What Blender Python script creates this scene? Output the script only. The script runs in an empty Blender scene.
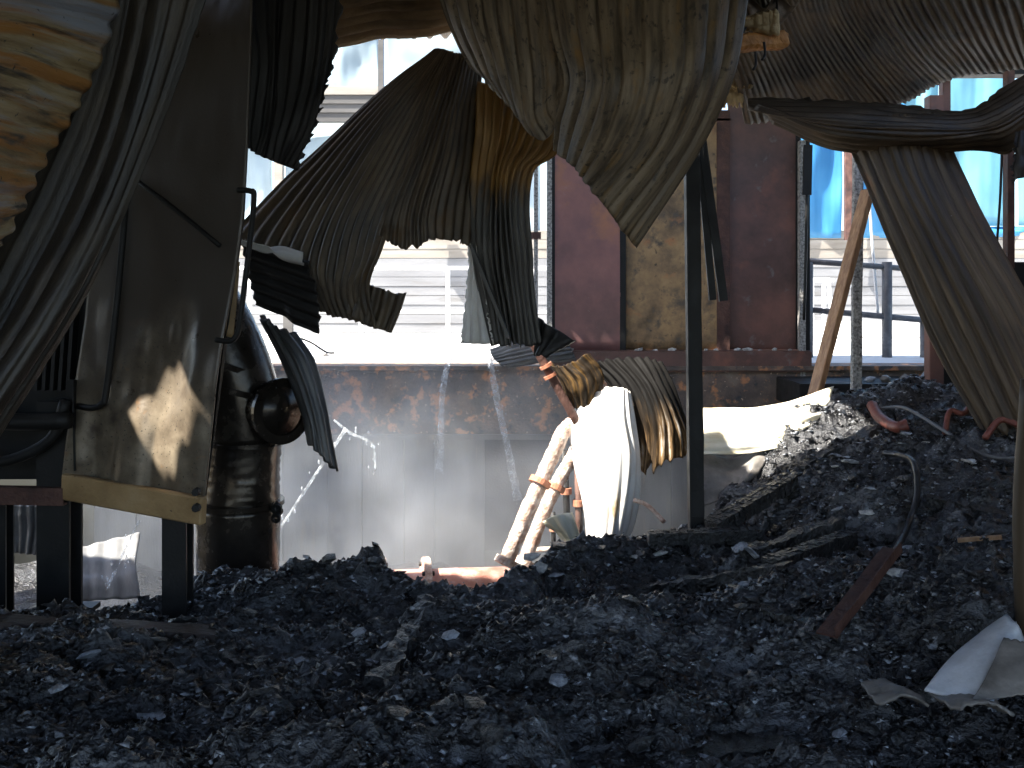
import bpy, bmesh, math, random
import numpy as np
from mathutils import Vector, Matrix, noise as mnoise

SC = bpy.context.scene
COL = SC.collection
random.seed(7)
RNG = np.random.default_rng(7)

# ------------------------------------------------------------------ camera, sky, sun, exposure
CAM_Z, FPX, HOR = 1.6, 1000.0, 290.0          # eye height (m), focal length (px), horizon row
cam_d = bpy.data.cameras.new('camera')
cam = bpy.data.objects.new('camera', cam_d); COL.objects.link(cam)
cam.location = (0, 0, CAM_Z); cam.rotation_euler = (math.radians(90), 0, 0)
cam_d.sensor_width = 36.0; cam_d.lens = 36.0 * FPX / 1024
cam_d.shift_y = -(384 - HOR) / 1024
cam_d.clip_start = 0.05; cam_d.clip_end = 500
SC.camera = cam

SUN_DIR = Vector((-0.85, -0.42, 1.30)).normalized()      # towards the sun
world = bpy.data.worlds.new('world'); SC.world = world; world.use_nodes = True
wn = world.node_tree
bg = wn.nodes['Background']
sky = wn.nodes.new('ShaderNodeTexSky'); sky.sky_type = 'NISHITA'; sky.sun_disc = False
sky.sun_elevation = math.asin(SUN_DIR.z); sky.sun_rotation = math.atan2(SUN_DIR.x, SUN_DIR.y)
sky.air_density = 1.0; sky.dust_density = 1.5; sky.ozone_density = 1.5
wn.links.new(sky.outputs[0], bg.inputs[0]); bg.inputs[1].default_value = 0.42
sun_d = bpy.data.lights.new('sun', 'SUN'); sun_d.energy = 20.0; sun_d.angle = math.radians(0.6)
sun_d.color = (1.0, 0.95, 0.86)
sun = bpy.data.objects.new('sun', sun_d); COL.objects.link(sun)
sun.rotation_euler = SUN_DIR.to_track_quat('Z', 'Y').to_euler()
sun.location = (-20, -10, 30)
vs = SC.view_settings
vs.view_transform = 'Standard'; vs.look = 'None'; vs.gamma = 1.0; vs.use_curve_mapping = False
vs.exposure = 0.15
SC.cycles.volume_bounces = 1
SC.cycles.max_bounces = 8

# ------------------------------------------------------------------ helpers
def W(x, y, D):
    """A point seen at photo pixel (x, y) that stands D metres ahead of the camera."""
    return Vector(((x - 512) / FPX * D, D, CAM_Z + (HOR - y) / FPX * D))

def tag(o, label=None, cat=None, group=None, kind=None):
    if label: o['label'] = label
    if cat: o['category'] = cat
    if group: o['group'] = group
    if kind: o['kind'] = kind
    return o

def empty(name, loc=(0, 0, 0)):
    o = bpy.data.objects.new(name, None); COL.objects.link(o)
    o.location = loc; o.empty_display_size = 0.05
    return o

def link(name, me, m=None, parent=None):
    o = bpy.data.objects.new(name, me); COL.objects.link(o)
    if m is not None and not me.materials: me.materials.append(m)
    if parent is not None:
        o.parent = parent
        o.matrix_parent_inverse = Matrix.Translation(-parent.location)
        if parent.parent is not None:
            o.matrix_parent_inverse = parent_world(parent).inverted()
    return o

def parent_world(p):
    mw = Matrix.LocRotScale(p.location, p.rotation_euler, p.scale)
    if p.parent is not None:
        mw = parent_world(p.parent) @ p.matrix_parent_inverse @ mw
    return mw

def from_bm(name, bm, m, parent=None, smooth=False):
    bmesh.ops.recalc_face_normals(bm, faces=bm.faces)
    me = bpy.data.meshes.new(name); bm.to_mesh(me); bm.free()
    if smooth: me.shade_smooth()
    return link(name, me, m, parent)

def grid_mesh(name, P, uv=None, smooth=True, flip=False):
    nv, nu = P.shape[:2]
    me = bpy.data.meshes.new(name)
    idx = np.arange(nv * nu).reshape(nv, nu)
    a, b, c, d = idx[:-1, :-1], idx[:-1, 1:], idx[1:, 1:], idx[1:, :-1]
    F = np.stack([a, b, c, d] if not flip else [a, d, c, b], -1).reshape(-1, 4)
    me.vertices.add(nv * nu); me.vertices.foreach_set('co', P.reshape(-1).astype(np.float32))
    n = len(F)
    me.loops.add(n * 4); me.loops.foreach_set('vertex_index', F.reshape(-1).astype(np.int32))
    me.polygons.add(n); me.polygons.foreach_set('loop_start', np.arange(0, n * 4, 4, dtype=np.int32))
    if uv is not None:
        l = me.uv_layers.new(name='UVMap')
        l.uv.foreach_set('vector', uv.reshape(-1, 2)[F.reshape(-1)].reshape(-1).astype(np.float32))
    me.update(calc_edges=True); me.validate()
    if smooth: me.shade_smooth()
    return me

def cr_eval(C, t):
    """Catmull-Rom through C[0..n-1] along axis 0 at t in [0,1] (any 1-D array) -> (len(t), ...)"""
    n = len(C); x = np.clip(t, 0, 1) * (n - 1)
    i = np.minimum(x.astype(int), n - 2); f = x - i
    def g(k): 
        k2 = np.clip(k, 0, n - 1); v = C[k2].astype(float)
        lo = (k < 0); hi = (k > n - 1)
        if lo.any(): v[lo] = 2 * C[0] - C[1]
        if hi.any(): v[hi] = 2 * C[n - 1] - C[n - 2]
        return v
    p0, p1, p2, p3 = g(i - 1), g(i), g(i + 1), g(i + 2)
    f = f.reshape((-1,) + (1,) * (C.ndim - 1))
    return 0.5 * (2 * p1 + (p2 - p0) * f + (2 * p0 - 5 * p1 + 4 * p2 - p3) * f * f + (3 * p1 - p0 - 3 * p2 + p3) * f ** 3)

def vnoise1(n, scale, seed):
    r = np.random.default_rng(seed).standard_normal(int(n / scale) + 4)
    x = np.arange(n) / scale; i = x.astype(int); f = x - i; f = f * f * (3 - 2 * f)
    return r[i] * (1 - f) + r[i + 1] * f

def vnoise2(U, V, seed):
    r = np.random.default_rng(seed).standard_normal((128, 128))
    i = np.floor(U).astype(int); j = np.floor(V).astype(int); fu = U - i; fv = V - j
    fu = fu * fu * (3 - 2 * fu); fv = fv * fv * (3 - 2 * fv)
    g = lambda a, b: r[a % 128, b % 128]
    return (g(i, j) * (1 - fu) + g(i + 1, j) * fu) * (1 - fv) + (g(i, j + 1) * (1 - fu) + g(i + 1, j + 1) * fu) * fv

def fbm(U, V, seed, octs=4, gain=0.5, lac=2.03):
    s = 0; a = 1.0
    for k in range(octs):
        s = s + a * vnoise2(U, V, seed + k); U = U * lac + 3.1; V = V * lac + 1.7; a *= gain
    return s

def sheet(name, rows, ribs, m, label=None, cat='metal sheet', amp=0.22, prof='sin', per=8, nv=44, dent=0.012,
          rag=(0, 0), ragu=(0, 0), step=False, thick=0.006, parent=None, seed=1, group=None, kind=None, px=True, ampfix=None, dD=0.0):
    """A corrugated sheet through a net of control points; each row runs across the ribs, the ribs run from row to row."""
    C = np.array([[list(W(p[0], p[1], p[2] + dD)) if px else list(p) for p in r] for r in rows], float)     # (R, K, 3)
    nu = ribs * per + 1
    u = np.linspace(0, 1, nu)
    R = np.stack([cr_eval(C[k], u) for k in range(len(C))])                              # (R, nu, 3)
    rg = np.random.default_rng(seed)
    def ragline(a):
        if a == 0: return np.zeros(nu)
        n = vnoise1(nu, per * .8, rg.integers(9999)) * .6 + vnoise1(nu, per * .25, rg.integers(9999)) * .35
        if step:
            st = np.repeat(rg.standard_normal(ribs + 1), per)[:nu]
            n = n * .5 + st * .8
        return np.abs(n) * a
    v0 = ragline(rag[0]); v1 = 1 - ragline(rag[1])
    t = np.linspace(0, 1, nv)
    V = v0[None] + t[:, None] * (v1 - v0)[None]                                          # (nv, nu)
    P = np.empty((nv, nu, 3))
    for j in range(nu):
        P[:, j] = cr_eval(R[:, j], V[:, j])
    if ragu[0] or ragu[1]:      # torn long edges
        e0 = np.abs(vnoise1(nv, 3, seed + 50) * .5 + vnoise1(nv, 1, seed + 51) * .5) * ragu[0]
        e1 = np.abs(vnoise1(nv, 3, seed + 60) * .5 + vnoise1(nv, 1, seed + 61) * .5) * ragu[1]
        w = np.clip(np.arange(nu) / per, 0, 1)
        k = min(per, nu // 3)
        for q in range(nv):
            P[q, :k] += (P[q, k] - P[q, :k]) * e0[q] * np.linspace(1, 0, k)[:, None]
            P[q, -k:] += (P[q, -k - 1] - P[q, -k:]) * e1[q] * np.linspace(0, 1, k)[:, None]
    du = np.gradient(P, axis=1); dv = np.gradient(P, axis=0)
    N = np.cross(du, dv); N /= np.linalg.norm(N, axis=2, keepdims=True) + 1e-9
    pitch = np.linalg.norm(du, axis=2) * per
    ph = u * ribs * 2 * np.pi
    if prof == 'sin': w = np.sin(ph)
    elif prof == 'trap': w = np.clip(np.sin(ph) * 2.2, -1, 1)
    else: w = np.clip((np.sin(ph) - .62) * 5, -1, 1)                                      # 'rib': flat pans, narrow ribs
    A = amp * pitch if ampfix is None else np.full_like(pitch, ampfix)
    A = np.minimum(A, 0.035)
    UU, VV = np.meshgrid(u * ribs * .16, t * 2.6)
    off = A * w[None] + dent * fbm(UU, VV, seed, 2) + dent * .12 * fbm(UU * 5, VV * 4, seed + 9, 2)
    P = P + N * off[..., None]
    Lu = np.concatenate([[0], np.cumsum(np.linalg.norm(np.diff(R.mean(0), axis=0), axis=1))])
    Lv = np.linalg.norm(np.diff(P[:, nu // 2], axis=0), axis=1).sum()
    uv = np.stack(np.broadcast_arrays(Lu[None], V * Lv), -1)
    me = grid_mesh(name, P, uv)
    o = link(name, me, m, parent)
    if thick:
        md = o.modifiers.new('thickness', 'SOLIDIFY'); md.thickness = thick; md.offset = 0
    if parent is None: tag(o, label, cat, group, kind)
    return o

def add_box(bm, cx, cy, cz, sx, sy, sz, M=None):
    r = bmesh.ops.create_cube(bm, size=1.0)
    mt = Matrix.Translation((cx, cy, cz)) @ Matrix.Diagonal((sx, sy, sz, 1))
    bmesh.ops.transform(bm, matrix=(M @ mt) if M is not None else mt, verts=r['verts'])
    return r['verts']

def frame_between(a, b, up=Vector((0, 0, 1))):
    z = (b - a); L = z.length; z = z / L
    if abs(z.dot(up)) > .97: up = Vector((0, -1, 0))
    x = up.cross(z).normalized(); y = z.cross(x)
    M = Matrix((x, y, z)).transposed().to_4x4(); M.translation = a
    return M, L

def bar(name, a, b, w, d, m, parent=None, bevel=0.0, rough=0.0, cuts=0, seed=0, up=Vector((0, 0, 1)), prof='box'):
    """A beam from a to b. w across, d along the up-ish direction. prof: box, H, L, C."""
    M, L = frame_between(Vector(a), Vector(b), up)
    bm = bmesh.new(); t = min(w, d) * .14
    if prof == 'box': add_box(bm, 0, 0, L / 2, w, d, L)
    elif prof == 'H':
        add_box(bm, 0, 0, L / 2, t, d - 2 * t, L); add_box(bm, 0, d / 2 - t / 2, L / 2, w, t, L); add_box(bm, 0, -d / 2 + t / 2, L / 2, w, t, L)
    elif prof == 'L':
        add_box(bm, -w / 2 + t / 2, 0, L / 2, t, d, L); add_box(bm, t / 2, -d / 2 + t / 2, L / 2, w - t, t, L)
    elif prof == 'C':
        add_box(bm, -w / 2 + t / 2, 0, L / 2, t, d, L)
        for s in (-1, 1): add_box(bm, t / 2, s * (d / 2 - t / 2), L / 2, w - t, t, L)
    if cuts:
        ed = [e for e in bm.edges if abs((e.verts[0].co - e.verts[1].co).z) > L * .9]
        bmesh.ops.subdivide_edges(bm, edges=ed, cuts=cuts, use_grid_fill=True)
    if bevel: bmesh.ops.bevel(bm, geom=list(bm.edges), offset=bevel, segments=1, affect='EDGES', clamp_overlap=True)
    if rough > .01 and cuts: bmesh.ops.subdivide_edges(bm, edges=list(bm.edges), cuts=2, use_grid_fill=True)
    if rough:
        for v in bm.verts:
            n = mnoise.noise_vector(v.co * 9 + Vector((seed * 3.1, seed * 1.7, 0))) + .6 * mnoise.noise_vector(v.co * 38 + Vector((seed, 0, 0)))
            v.co += n * rough
    bmesh.ops.transform(bm, matrix=M, verts=bm.verts)
    return from_bm(name, bm, m, parent)

def pbox(name, x0, y0, x1, y1, D, depth, m, parent=None, bevel=0.0):
    """An axis-aligned block whose front face covers photo rectangle x0..x1, y0..y1 at distance D."""
    a, b = W(x0, y1, D), W(x1, y0, D)
    bm = bmesh.new(); add_box(bm, (a.x + b.x) / 2, D + depth / 2, (a.z + b.z) / 2, b.x - a.x, depth, b.z - a.z)
    if bevel: bmesh.ops.bevel(bm, geom=list(bm.edges), offset=bevel, segments=2, affect='EDGES')
    return from_bm(name, bm, m, parent)

def wbox(name, lo, hi, m, parent=None, bevel=0.0):
    bm = bmesh.new(); add_box(bm, *[(l + h) / 2 for l, h in zip(lo, hi)], *[h - l for l, h in zip(lo, hi)])
    if bevel: bmesh.ops.bevel(bm, geom=list(bm.edges), offset=bevel, segments=2, affect='EDGES')
    return from_bm(name, bm, m, parent)

def smooth_path(pts, n):
    C = np.array([list(p) for p in pts], float)
    return [Vector(p) for p in cr_eval(C, np.linspace(0, 1, n))]

def tube(name, pts, r, m, parent=None, n=24, seg=10, rough=0.0, cap=True, seed=0):
    """A round tube along a smooth path; r may be a number or a list of radii along the path."""
    path = smooth_path(pts, n) if n else [Vector(p) for p in pts]
    n = len(path)
    rr = np.full(n, r) if not hasattr(r, '__len__') else np.interp(np.linspace(0, 1, n), np.linspace(0, 1, len(r)), r)
    bm = bmesh.new(); rings = []
    up = Vector((0, 0, 1)); prevx = None
    for k, p in enumerate(path):
        t = (path[min(k + 1, n - 1)] - path[max(k - 1, 0)]).normalized()
        if prevx is None:
            if abs(t.dot(up)) > .95: up = Vector((0, 1, 0))
            x = up.cross(t).normalized()
        else: x = (prevx - t * prevx.dot(t)).normalized()
        prevx = x; y = t.cross(x); ring = []
        for s in range(seg):
            a = 2 * math.pi * s / seg
            rad = rr[k]
            if rough: rad *= 1 + rough * mnoise.noise(Vector((math.cos(a) * 2, math.sin(a) * 2 + seed, k * .9)))
            ring.append(bm.verts.new(p + (x * math.cos(a) + y * math.sin(a)) * rad))
        rings.append(ring)
    for k in range(n - 1):
        for s in range(seg): bm.faces.new((rings[k][s], rings[k][(s + 1) % seg], rings[k + 1][(s + 1) % seg], rings[k + 1][s]))
    if cap:
        bm.faces.new(rings[0][::-1]); bm.faces.new(rings[-1])
    return from_bm(name, bm, m, parent, smooth=True)

def ring(name, c, axis, r0, r1, h, m, parent=None, seg=32):
    """A flat flange ring."""
    axis = Vector(axis).normalized(); M = axis.to_track_quat('Z', 'Y').to_matrix().to_4x4(); M.translation = Vector(c)
    bm = bmesh.new(); V = []
    for s in range(seg):
        a = 2 * math.pi * s / seg; ca, sa = math.cos(a), math.sin(a)
        V.append([bm.verts.new(M @ Vector((ca * r, sa * r, z))) for r, z in ((r0, -h / 2), (r1, -h / 2), (r1, h / 2), (r0, h / 2))])
    for s in range(seg):
        A, B = V[s], V[(s + 1) % seg]
        for q in range(4): bm.faces.new((A[q], B[q], B[(q + 1) % 4], A[(q + 1) % 4]))
    o = from_bm(name, bm, m, parent)
    return o

def chunk_bm(bm, c, sx, sy, sz, rg, rot=True):
    r = bmesh.ops.create_icosphere(bm, subdivisions=1, radius=.5)
    for v in r['verts']: v.co *= rg.uniform(.65, 1.25)
    M = Matrix.Translation(c) @ (Matrix.Rotation(rg.uniform(0, 6.28), 4, 'Z') @ Matrix.Rotation(rg.uniform(-.5, .5), 4, 'X') if rot else Matrix()) @ Matrix.Diagonal((sx, sy, sz, 1))
    bmesh.ops.transform(bm, matrix=M, verts=r['verts'])

# ------------------------------------------------------------------ materials
def mat(name, stops, scale=3.0, rough=(.4, .7), metal=0.0, bump=.15, bscale=40.0, stretch=(1, 1, 1), coord='Object', detail=7,
        spots=None, spec=.5, bdist=.02, hi=None):
    """stops: ramp of colours over a noise; spots: list of (scale, low, high, colour, stretch) patches laid on top."""
    m = bpy.data.materials.new(name); m.use_nodes = True
    nt = m.node_tree; N, L = nt.nodes, nt.links
    b = N['Principled BSDF']
    tc = N.new('ShaderNodeTexCoord'); mp = N.new('ShaderNodeMapping'); mp.inputs['Scale'].default_value = stretch
    L.new(tc.outputs[coord], mp.inputs[0])
    nz = N.new('ShaderNodeTexNoise'); nz.inputs['Scale'].default_value = scale; nz.inputs['Detail'].default_value = detail; nz.inputs['Roughness'].default_value = .62
    L.new(mp.outputs[0], nz.inputs['Vector'])
    rp = N.new('ShaderNodeValToRGB'); els = rp.color_ramp.elements
    while len(els) < len(stops): els.new(.5)
    for e, (p, c) in zip(els, stops): e.position = p; e.color = (*c, 1)
    L.new(nz.outputs['Fac'], rp.inputs[0]); col = rp.outputs[0]
    for k, s in enumerate(spots or []):
        sc_, lo, hi_, c = s[:4]; st = s[4] if len(s) > 4 else stretch
        mp2 = N.new('ShaderNodeMapping'); mp2.inputs['Scale'].default_value = st; mp2.inputs['Location'].default_value = (3.3 * k + 1, 7.1 * k, 2.2)
        L.new(tc.outputs[coord], mp2.inputs[0])
        n2 = N.new('ShaderNodeTexNoise'); n2.inputs['Scale'].default_value = sc_; n2.inputs['Detail'].default_value = 6; n2.inputs['Roughness'].default_value = .6
        L.new(mp2.outputs[0], n2.inputs['Vector'])
        mr = N.new('ShaderNodeMapRange'); mr.inputs['From Min'].default_value = lo; mr.inputs['From Max'].default_value = hi_
        L.new(n2.outputs['Fac'], mr.inputs['Value'])
        mx = N.new('ShaderNodeMix'); mx.data_type = 'RGBA'; mx.inputs['B'].default_value = (*c, 1)
        L.new(mr.outputs[0], mx.inputs['Factor']); L.new(col, mx.inputs['A']); col = mx.outputs['Result']
    L.new(col, b.inputs['Base Color'])
    n3 = N.new('ShaderNodeTexNoise'); n3.inputs['Scale'].default_value = bscale; n3.inputs['Detail'].default_value = 5
    L.new(mp.outputs[0], n3.inputs['Vector'])
    mr = N.new('ShaderNodeMapRange'); mr.inputs['From Min'].default_value = .3; mr.inputs['From Max'].default_value = .7
    mr.inputs['To Min'].default_value, mr.inputs['To Max'].default_value = rough
    L.new(nz.outputs['Fac'], mr.inputs['Value']); L.new(mr.outputs[0], b.inputs['Roughness'])
    b.inputs['Metallic'].default_value = metal
    b.inputs['Specular IOR Level'].default_value = spec
    if bump:
        bp = N.new('ShaderNodeBump'); bp.inputs['Strength'].default_value = bump; bp.inputs['Distance'].default_value = bdist
        L.new(n3.outputs['Fac'], bp.inputs['Height']); L.new(bp.outputs[0], b.inputs['Normal'])
    return m

def U(name, *a, **k):     # a sheet material: colour streaks follow the ribs (UV: u across, v along)
    k.setdefault('stretch', (3.0, .7, 1)); return mat(name, *a, coord='UV', **k)

M = {}
M['char'] = mat('charred_debris', [(.3, (.006, .006, .007)), (.5, (.017, .017, .019)), (.6, (.045, .046, .05)), (.78, (.16, .166, .177))], scale=4.5, stretch=(.8, 1.25, 1), rough=(.16, .48), bump=.9, bscale=45, bdist=.03, spec=.7,
                spots=[(2.0, .51, .67, (.1, .104, .113)), (7, .52, .61, (.006, .006, .007)), (16, .61, .7, (.3, .313, .34))])
M['charwood'] = mat('charred_wood', [(.35, (.006, .006, .006)), (.6, (.02, .019, .018)), (.8, (.06, .06, .062))], scale=14, spec=.7, rough=(.22, .5), bump=1.0, bscale=60, bdist=.02)
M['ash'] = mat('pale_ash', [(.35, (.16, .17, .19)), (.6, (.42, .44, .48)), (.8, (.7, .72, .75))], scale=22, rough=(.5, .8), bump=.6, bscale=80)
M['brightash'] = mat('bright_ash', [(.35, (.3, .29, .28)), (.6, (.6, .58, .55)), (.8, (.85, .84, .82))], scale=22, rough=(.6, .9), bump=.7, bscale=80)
M['ochre'] = U('scorched_ochre_steel', [(.3, (.06, .04, .022)), (.42, (.22, .145, .065)), (.52, (.34, .25, .13)), (.62, (.33, .3, .26)), (.8, (.44, .37, .25))], scale=5, rough=(.5, .75), bump=.3, bscale=60, stretch=(3.6, .4, 1),
                spots=[(7, .48, .6, (.34, .15, .035), (3.4, .22, 1)), (9, .55, .66, (.05, .04, .03), (3.0, .35, 1)), (3, .57, .66, (.27, .275, .3), (2.6, .2, 1)), (40, .64, .7, (.02, .02, .02), (1, 1, 1))])
M['soot'] = U('sooty_steel', [(.3, (.02, .013, .007)), (.55, (.055, .037, .022)), (.75, (.11, .077, .047))], scale=6, metal=.1, rough=(.42, .6), bump=.2, bscale=60)
M['black'] = U('black_steel', [(.3, (.008, .007, .007)), (.6, (.018, .016, .015)), (.8, (.03, .028, .026))], scale=6, metal=.1, rough=(.45, .7), bump=.2, bscale=60)
M['strap'] = U('grey_brown_steel', [(.3, (.01, .007, .005)), (.5, (.028, .021, .014)), (.65, (.058, .045, .031)), (.8, (.1, .08, .058))], scale=4, metal=.15, rough=(.38, .55), bump=.2, bscale=70, spots=[(3, .52, .66, (.02, .018, .016), (2, .35, 1))])
M['brown'] = U('burnt_brown_steel', [(.3, (.05, .037, .023)), (.42, (.12, .088, .056)), (.56, (.195, .145, .092)), (.8, (.29, .22, .145))], scale=6, stretch=(4, .35, 1), metal=.0, rough=(.42, .6), bump=.25, bscale=60,
                spots=[(6, .5, .7, (.04, .03, .02), (3.2, .5, 1)), (6, .57, .72, (.24, .14, .05), (2.4, .6, 1)), (22, .57, .68, (.04, .03, .02), (1.8, 1, 1)), (35, .65, .7, (.012, .012, .012), (1, 1, 1))])
M['fan'] = U('fan_steel', [(.3, (.02, .014, .009)), (.48, (.07, .05, .031)), (.62, (.13, .095, .059)), (.8, (.19, .142, .092))], scale=5, metal=.05, rough=(.38, .56), bump=.2, bscale=60, stretch=(3, .5, 1),
                spots=[(4, .6, .72, (.12, .07, .028), (2.2, .4, 1)), (50, .7, .74, (.3, .3, .3), (1, 1, 1))])
M['drape'] = U('drape_steel', [(.3, (.03, .03, .031)), (.5, (.08, .079, .078)), (.7, (.18, .177, .172))], scale=5, metal=.35, rough=(.3, .5), bump=.2, bscale=60, stretch=(4, .4, 1))
def graded(m, c, v0, v1):
    # rust-coloured end of a sheet: rust where the fire burnt the coating off, ragged border
    nt = m.node_tree; N, L = nt.nodes, nt.links; b = N['Principled BSDF']; src = b.inputs['Base Color'].links[0].from_socket
    tc = N.new('ShaderNodeTexCoord'); sp = N.new('ShaderNodeSeparateXYZ'); L.new(tc.outputs['UV'], sp.inputs[0])
    nz = N.new('ShaderNodeTexNoise'); nz.inputs['Scale'].default_value = 9; nz.inputs['Detail'].default_value = 6; mp = N.new('ShaderNodeMapping'); mp.inputs['Scale'].default_value = (4, .5, 1)
    L.new(tc.outputs['UV'], mp.inputs[0]); L.new(mp.outputs[0], nz.inputs['Vector'])
    ma = N.new('ShaderNodeMath'); ma.operation = 'MULTIPLY_ADD'; ma.inputs[1].default_value = .5; L.new(nz.outputs['Fac'], ma.inputs[0]); L.new(sp.outputs['Y'], ma.inputs[2])
    mr = N.new('ShaderNodeMapRange'); mr.inputs['From Min'].default_value = v0 + .25; mr.inputs['From Max'].default_value = v1 + .25; L.new(ma.outputs[0], mr.inputs['Value'])
    n4 = N.new('ShaderNodeMix'); n4.data_type = 'RGBA'; n4.inputs['A'].default_value = (*c, 1); n4.inputs['B'].default_value = (c[0] * .3, c[1] * .28, c[2] * .3, 1); L.new(nz.outputs['Fac'], n4.inputs['Factor'])
    mx = N.new('ShaderNodeMix'); mx.data_type = 'RGBA'; L.new(mr.outputs[0], mx.inputs['Factor']); L.new(n4.outputs['Result'], mx.inputs['A']); L.new(src, mx.inputs['B'])
    L.new(mx.outputs['Result'], b.inputs['Base Color'])
    return m
M['drape2'] = graded(U('rust_topped_drape_steel', [(.3, (.018, .016, .014)), (.5, (.055, .05, .044)), (.7, (.14, .13, .118))], scale=5, metal=.2, rough=(.34, .55), bump=.2, bscale=60, stretch=(4, .4, 1)), (.42, .23, .06), .5, .72)
M['curl'] = U('burnt_curl_steel', [(.3, (.006, .005, .004)), (.5, (.02, .013, .007)), (.62, (.09, .05, .015)), (.75, (.2, .12, .04))], scale=6, spec=.15, rough=(.6, .8), bump=.2, stretch=(5, .6, 1))
M['rustsheet'] = U('rust_orange_steel', [(.3, (.04, .025, .012)), (.5, (.2, .11, .03)), (.7, (.33, .19, .05))], scale=6, rough=(.5, .7), bump=.3, bscale=50, stretch=(5, .6, 1))
M['roof'] = U('sooted_roof_steel', [(.3, (.02, .013, .007)), (.5, (.075, .051, .029)), (.7, (.15, .105, .062))], scale=3, metal=.05, rough=(.5, .7), bump=.2, bscale=60, spots=[(2.2, .55, .68, (.015, .013, .012), (1, 1, 1))])
M['rooflit'] = U('lit_tone_roof_steel', [(.3, (.14, .09, .045)), (.5, (.36, .24, .12)), (.7, (.55, .4, .22))], scale=4, rough=(.5, .7), bump=.2, bscale=60)  # lighter tan copy of the roof colour, standing in for light on the strip
M['strap2'] = U('tarnished_strap_steel', [(.3, (.012, .008, .005)), (.46, (.045, .029, .016)), (.6, (.1, .068, .037)), (.8, (.18, .132, .08))], scale=5, metal=.0, rough=(.42, .6), bump=.25, bscale=60, stretch=(4, .22, 1), spots=[(3, .6, .72, (.13, .06, .02), (2, .5, 1)), (40, .7, .74, (.28, .27, .25), (1, 1, 1))])
M['zinc'] = U('bare_zinc_sheet', [(.3, (.6, .57, .52)), (.55, (.8, .78, .75)), (.75, (.88, .87, .84))], scale=4, metal=.0, rough=(.35, .55), bump=.1, spots=[(4, .62, .72, (.32, .22, .1), (2, .4, 1))])
M['greysheet'] = U('grey_sheet', [(.3, (.12, .12, .12)), (.7, (.25, .25, .25))], scale=4, rough=(.4, .6), bump=.1)
M['zincyellow'] = U('yellowed_zinc_sheet', [(.3, (.5, .4, .2)), (.5, (.72, .66, .5)), (.7, (.85, .82, .74))], scale=3, rough=(.35, .55), bump=.1)
M['scorch'] = graded(U('scorched_curl_steel', [(.3, (.012, .009, .006)), (.48, (.04, .025, .013)), (.58, (.18, .11, .05)), (.7, (.6, .55, .48))], scale=5, metal=.0, rough=(.65, .85), spec=.15, bump=.2, stretch=(5, .4, 1)), (.006, .005, .004), .45, .85)
M['steel'] = mat('hopper_steel', [(.3, (.09, .07, .05)), (.5, (.17, .135, .095)), (.7, (.27, .22, .155))], scale=6, metal=.15, rough=(.26, .45), bump=.1, bscale=70, bdist=.01, spots=[(70, .6, .68, (.03, .027, .025)), (6, .56, .7, (.08, .06, .045)), (5, .63, .73, (.3, .15, .06))])
def darkened(m, z0, z1, c):
    # painted light: steel lighter below a ragged line for the sun patch, darker above
    nt = m.node_tree; N, L = nt.nodes, nt.links; b = N['Principled BSDF']; src = b.inputs['Base Color'].links[0].from_socket
    tc = N.new('ShaderNodeTexCoord'); sp = N.new('ShaderNodeSeparateXYZ'); L.new(tc.outputs['Object'], sp.inputs[0])
    nz = N.new('ShaderNodeTexNoise'); nz.inputs['Scale'].default_value = 2.6; nz.inputs['Detail'].default_value = 9; L.new(tc.outputs['Object'], nz.inputs['Vector'])
    ma = N.new('ShaderNodeMath'); ma.operation = 'MULTIPLY_ADD'; ma.inputs[1].default_value = 1.3; L.new(nz.outputs['Fac'], ma.inputs[0]); L.new(sp.outputs['Z'], ma.inputs[2])
    mr = N.new('ShaderNodeMapRange'); mr.inputs['From Min'].default_value = z0 + .65; mr.inputs['From Max'].default_value = z1 + .65; L.new(ma.outputs[0], mr.inputs['Value'])
    mx = N.new('ShaderNodeMix'); mx.data_type = 'RGBA'; L.new(mr.outputs[0], mx.inputs['Factor']); L.new(src, mx.inputs['A']); mx.inputs['B'].default_value = (*c, 1)
    L.new(mx.outputs['Result'], b.inputs['Base Color']); return m
darkened(M['steel'], .9, 1.5, (.075, .061, .049))
M['band'] = mat('ochre_painted_band', [(.3, (.22, .13, .05)), (.6, (.4, .26, .12)), (.8, (.5, .36, .2))], scale=3, rough=(.45, .65), bump=.2, bscale=50, spots=[(45, .66, .72, (.05, .035, .02))])
M['dark'] = mat('dark_iron', [(.3, (.006, .006, .006)), (.6, (.016, .015, .014)), (.8, (.035, .033, .031))], scale=8, metal=.1, rough=(.45, .7), bump=.15, bscale=60, bdist=.008, spec=.35)
M['duct'] = mat('wet_black_duct', [(.3, (.02, .016, .013)), (.55, (.05, .041, .033)), (.75, (.12, .1, .08))], scale=5, metal=.5, rough=(.14, .34), bump=.15, bscale=14, spots=[(28, .68, .73, (.3, .3, .3))])
M['redrust'] = mat('red_rusted_iron', [(.3, (.03, .013, .01)), (.5, (.075, .032, .023)), (.7, (.14, .07, .05))], scale=7, rough=(.5, .8), bump=.4, bscale=50)
M['rustdark'] = mat('dark_rusted_iron', [(.3, (.012, .008, .007)), (.55, (.035, .02, .016)), (.75, (.1, .045, .03))], scale=4, rough=(.5, .8), bump=.5, bscale=40)
M['redpaint'] = mat('red_painted_iron', [(.3, (.4, .16, .11)), (.5, (.52, .25, .19)), (.7, (.62, .48, .43))], scale=9, rough=(.4, .7), bump=.2, bscale=50)
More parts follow.
